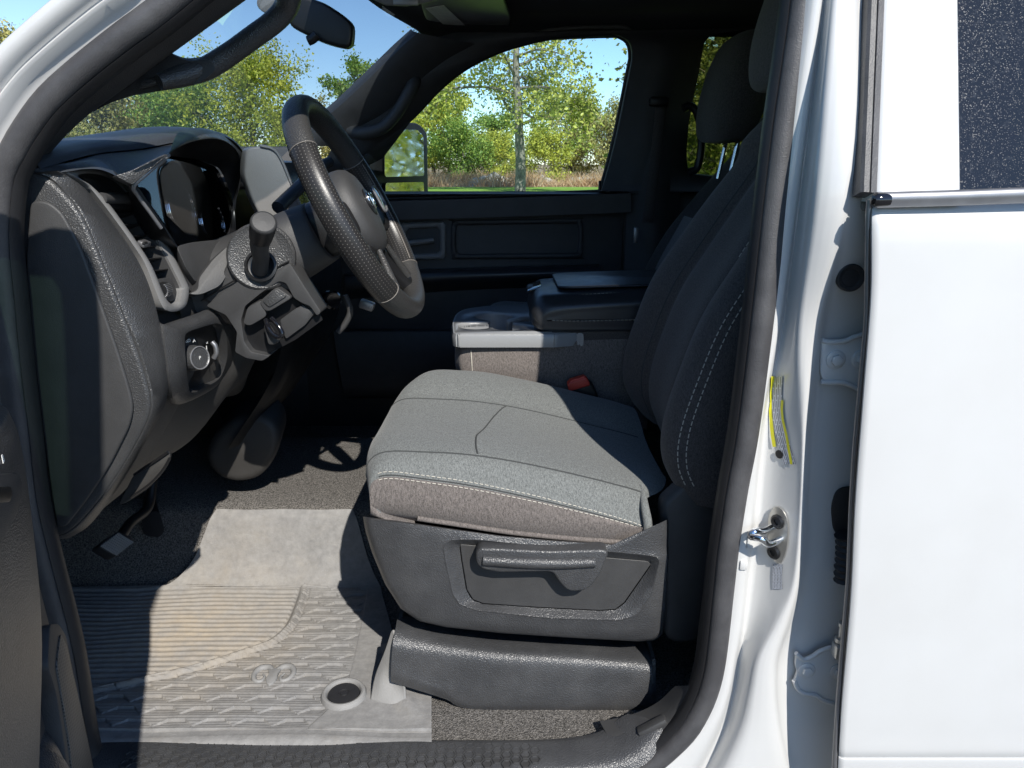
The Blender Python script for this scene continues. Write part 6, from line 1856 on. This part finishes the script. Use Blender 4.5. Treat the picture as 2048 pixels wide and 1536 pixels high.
def tree(label, px, Y, top_px, crown_w, crown_lo, n_leaf, leaf, lm, seed, bm_='bark2', trunk_r=.16, group=None, name='tree', shape='oval', gap=.55, sig=.058, X=None, H=None, base_z=0, sprawl=1.0, cat='tree'):
    rr = np.random.default_rng(seed)
    if 30 <= seed < 40 or 20 <= seed < 30: n_leaf, leaf = int(n_leaf * 1.75), leaf * .74
    d = ray(px, 325)
    x0 = d[0] / d[1] * Y if X is None else X
    if H is None:
        dt = ray(px, top_px)
        H = CZ + dt[2] / dt[1] * Y
    root = tag(empty(name, (x0, Y, base_z)), label, cat, group)
    parts, centers = [], []
    # trunk
    tw = []
    nt = 9
    wob = rr.normal(0, .018 * H, (nt, 2)).cumsum(0) * .35
    wob[0] = 0; wob[1] *= .3
    for k in range(nt):
        f_ = k / (nt - 1)
        tw.append(np.array([x0 + wob[k, 0], Y + wob[k, 1], base_z - .05 + H * .93 * f_]))
    parts.append(tube_vf(tw, [trunk_r * 1.25, trunk_r, trunk_r * .85, trunk_r * .62, trunk_r * .4, trunk_r * .12], m=26, n=9))
    def at(f_):
        q = f_ / .93 * (nt - 1)
        i = min(int(q), nt - 2)
        return tw[i] * (1 - (q - i)) + tw[i + 1] * (q - i)
    nl = int(11 * sprawl + 5)
    for k in range(nl):
        f_ = crown_lo + (.9 - crown_lo) * (k + rr.random()) / nl
        f_ = min(.9, f_)
        p0 = at(f_)
        az = k * 2.399 + rr.normal(0, .3)
        g = (f_ - crown_lo) / (1 - crown_lo)
        if shape == 'oval': rad_ = crown_w / 2 * math.sqrt(max(.08, 1 - (2 * g * .8 - .62) ** 2))
        elif shape == 'cone': rad_ = crown_w / 2 * (1.05 - g)
        else: rad_ = crown_w / 2 * max(.25, math.sin(math.pi * min(1, g * .75 + .25)))
        ln = rad_ * (.65 + .45 * rr.random())
        up_ = .25 + .75 * g + rr.normal(0, .15)
        dirv = np.array([math.cos(az), math.sin(az), up_]); dirv /= np.linalg.norm(dirv)
        lim = [p0]
        for q in range(1, 5):
            dirv = dirv + rr.normal(0, .16, 3); dirv /= np.linalg.norm(dirv)
            lim.append(lim[-1] + dirv * ln / 4)
        rb0 = trunk_r * .36 * (1 - g * .6)
        parts.append(tube_vf(lim, [rb0, rb0 * .7, rb0 * .25], m=9, n=6))
        for q in range(1, 5):
            for _ in range(2):
                sd = dirv + rr.normal(0, .75, 3); sd /= np.linalg.norm(sd)
                e = lim[q] + sd * ln * (.22 + .28 * rr.random())
                parts.append(tube_vf([lim[q], (lim[q] + e) / 2 + rr.normal(0, .05, 3), e], [rb0 * .28, rb0 * .07], m=4, n=4))
                centers.append((e, .7)); centers.append(((lim[q] + e) / 2, .45))
        centers.append((lim[-1], 1.0))
    centers.append((tw[-1], 1.0))
    v, f = merge(parts)
    mesh_obj('trunk', v, f, M[bm_], root, True, 60)
    C = np.array([c[0] for c in centers]); Wt = np.array([c[1] for c in centers])
    keep = rr.random(len(C)) < gap + .25
    C, Wt = C[keep], Wt[keep]
    idx = rr.choice(len(C), n_leaf, p=Wt / Wt.sum())
    sg_ = crown_w * sig
    pos = C[idx] + rr.normal(0, 1, (n_leaf, 3)) * np.array([sg_, sg_, sg_ * .8])
    pos[:, 2] = np.maximum(pos[:, 2], base_z + .1)
    a_ = rr.normal(0, 1, (n_leaf, 3)); a_ /= np.linalg.norm(a_, axis=1)[:, None]
    b_ = rr.normal(0, 1, (n_leaf, 3)); b_ -= a_ * (a_ * b_).sum(1)[:, None]; b_ /= np.linalg.norm(b_, axis=1)[:, None]
    s_ = leaf * (.55 + .8 * rr.random(n_leaf))[:, None]
    c_ = np.cross(a_, b_)
    quad = np.stack([pos - a_ * s_ * .6, pos + b_ * s_ * .38 + c_ * s_ * .12, pos + a_ * s_ * .6, pos - b_ * s_ * .38 + c_ * s_ * .12], 1).reshape(-1, 3)
    fcs = np.arange(n_leaf * 4).reshape(-1, 4)
    mesh_obj('crown', quad, fcs, M[lm], root, False)
    return root
G1 = 'trees beyond the lawn'
tree('tall tree with a pale mottled trunk standing on the lawn in the passenger window', 1040, 44.5, -140, 10.6, .27, 20000, .172, 'leaf_main', 4, 'bark', .27, None, 'cottonwood_tree', gap=.5, sprawl=1.7, sig=.040)
# seen through the passenger window, behind the lawn
tree('bushy yellow topped tree left of the pale trunk, highest of those behind it', 900, 66, 132, 5.0, .22, 6000, .24, 'leaf_yellow', 21, group=G1, sprawl=1.3)
tree('slender grey green tree with bare stems behind the towing mirror', 868, 70, 190, 4.2, .15, 4500, .24, 'leaf_tan', 22, group=G1, gap=.35)
tree('dense green shrub between the mirror and the pale trunk', 925, 62, 262, 5.6, .05, 7000, .20, 'leaf_green', 23, trunk_r=.09, group=G1, sprawl=1.4, name='shrub', cat='shrub')
tree('yellow green shrub just left of the pale trunk, above the sand mound', 985, 64, 285, 4.4, .06, 5000, .20, 'leaf_yellow', 24, trunk_r=.09, group=G1, name='shrub', cat='shrub')
tree('bright yellow shrub just right of the pale trunk', 1088, 60, 270, 4.4, .06, 5200, .20, 'leaf_yellow', 25, trunk_r=.09, group=G1, name='shrub', cat='shrub')
tree('olive willow with drooping grey green crown right of the pale trunk', 1140, 66, 218, 6.0, .12, 7500, .22, 'leaf_tan', 26, group=G1, sprawl=1.4)
tree('grey olive tree at the right end of the passenger window', 1215, 64, 225, 5.6, .14, 6500, .22, 'leaf_tan', 27, group=G1, sprawl=1.3)
tree('mid green tree standing behind the pale trunk', 1000, 76, 235, 5.0, .18, 5000, .26, 'leaf_green', 28, group=G1, sprawl=1.3)
tree('yellow green tree behind the mirror, low and round', 805, 66, 225, 6.5, .10, 7000, .24, 'leaf_yellow', 29, group=G1, sprawl=1.3)
# seen through the windshield
tree('sparse tall tree beside the passenger windshield pillar', 712, 58, 118, 4.6, .30, 3200, .24, 'leaf_green', 31, group=G1, gap=.4)
tree('low pale olive tree right behind the top of the steering wheel', 628, 64, 232, 6.0, .12, 5500, .24, 'leaf_tan', 32, group=G1, sprawl=1.2)
tree('tall bushy yellow green tree left of the steering wheel top', 510, 54, 126, 8.0, .10, 10500, .24, 'leaf_yellow', 33, group=G1, sprawl=1.7)
tree('round green tree in the middle of the windshield', 382, 56, 172, 7.0, .08, 9500, .24, 'leaf_green', 34, group=G1, sprawl=1.6)
tree('green yellow tree below the grab handle', 315, 60, 178, 7.0, .08, 8500, .24, 'leaf_yellow', 35, group=G1, sprawl=1.5)
tree('grey olive tree with bare twigs above the end of the dash', 232, 56, 188, 7.0, .08, 8500, .24, 'leaf_tan', 36, group=G1, sprawl=1.6)
tree('yellow olive tree at the lower left corner of the windshield', 150, 52, 205, 7.0, .08, 8500, .24, 'leaf_tan', 37, group=G1, sprawl=1.5)
tree('tan brown tree showing past the white pillar in the top left corner', 5, 50, 24, 6.0, .15, 6500, .24, 'leaf_tan', 38, group=G1, sprawl=1.2)
# seen through the tinted rear side window
tree('broad dark olive tree filling the tinted rear side window', 1500, 26, 20, 6.6, .08, 13000, .17, 'leaf_dimmed', 41, group=G1, sprawl=2.0)
tree('brownish tree at the right edge of the tinted window', 1600, 29, 90, 7.0, .06, 10000, .18, 'leaf_dimmed', 42, group=G1, sprawl=1.8)
tree('dark green tree behind the loop handle on the far pillar', 1425, 33, 150, 4.0, .06, 8000, .19, 'leaf_dimmed', 43, group=G1, sprawl=1.5)
# behind the truck, seen in the towing mirror only
for k, (x, y, h_, lab) in enumerate(((24, 6.5, 12, 'twiggy yellow tree reflected in the left half of the towing mirror'), (29, 10, 13, 'twiggy green tree reflected in the right half of the towing mirror'), (40, 3.5, 14, 'tall twiggy tree far back in the mirror glass'), (36, 14, 11, 'bare crowned tree far back at the edge of the mirror glass'))):
    tree(lab, 0, y, 0, 8.0, .06, 16000, .22, ('leaf_yellow', 'leaf_green', 'leaf_tan', 'leaf_yellow')[k], 51 + k, group='trees behind the truck', X=x, H=h_, gap=.7, sprawl=1.8, sig=.07)
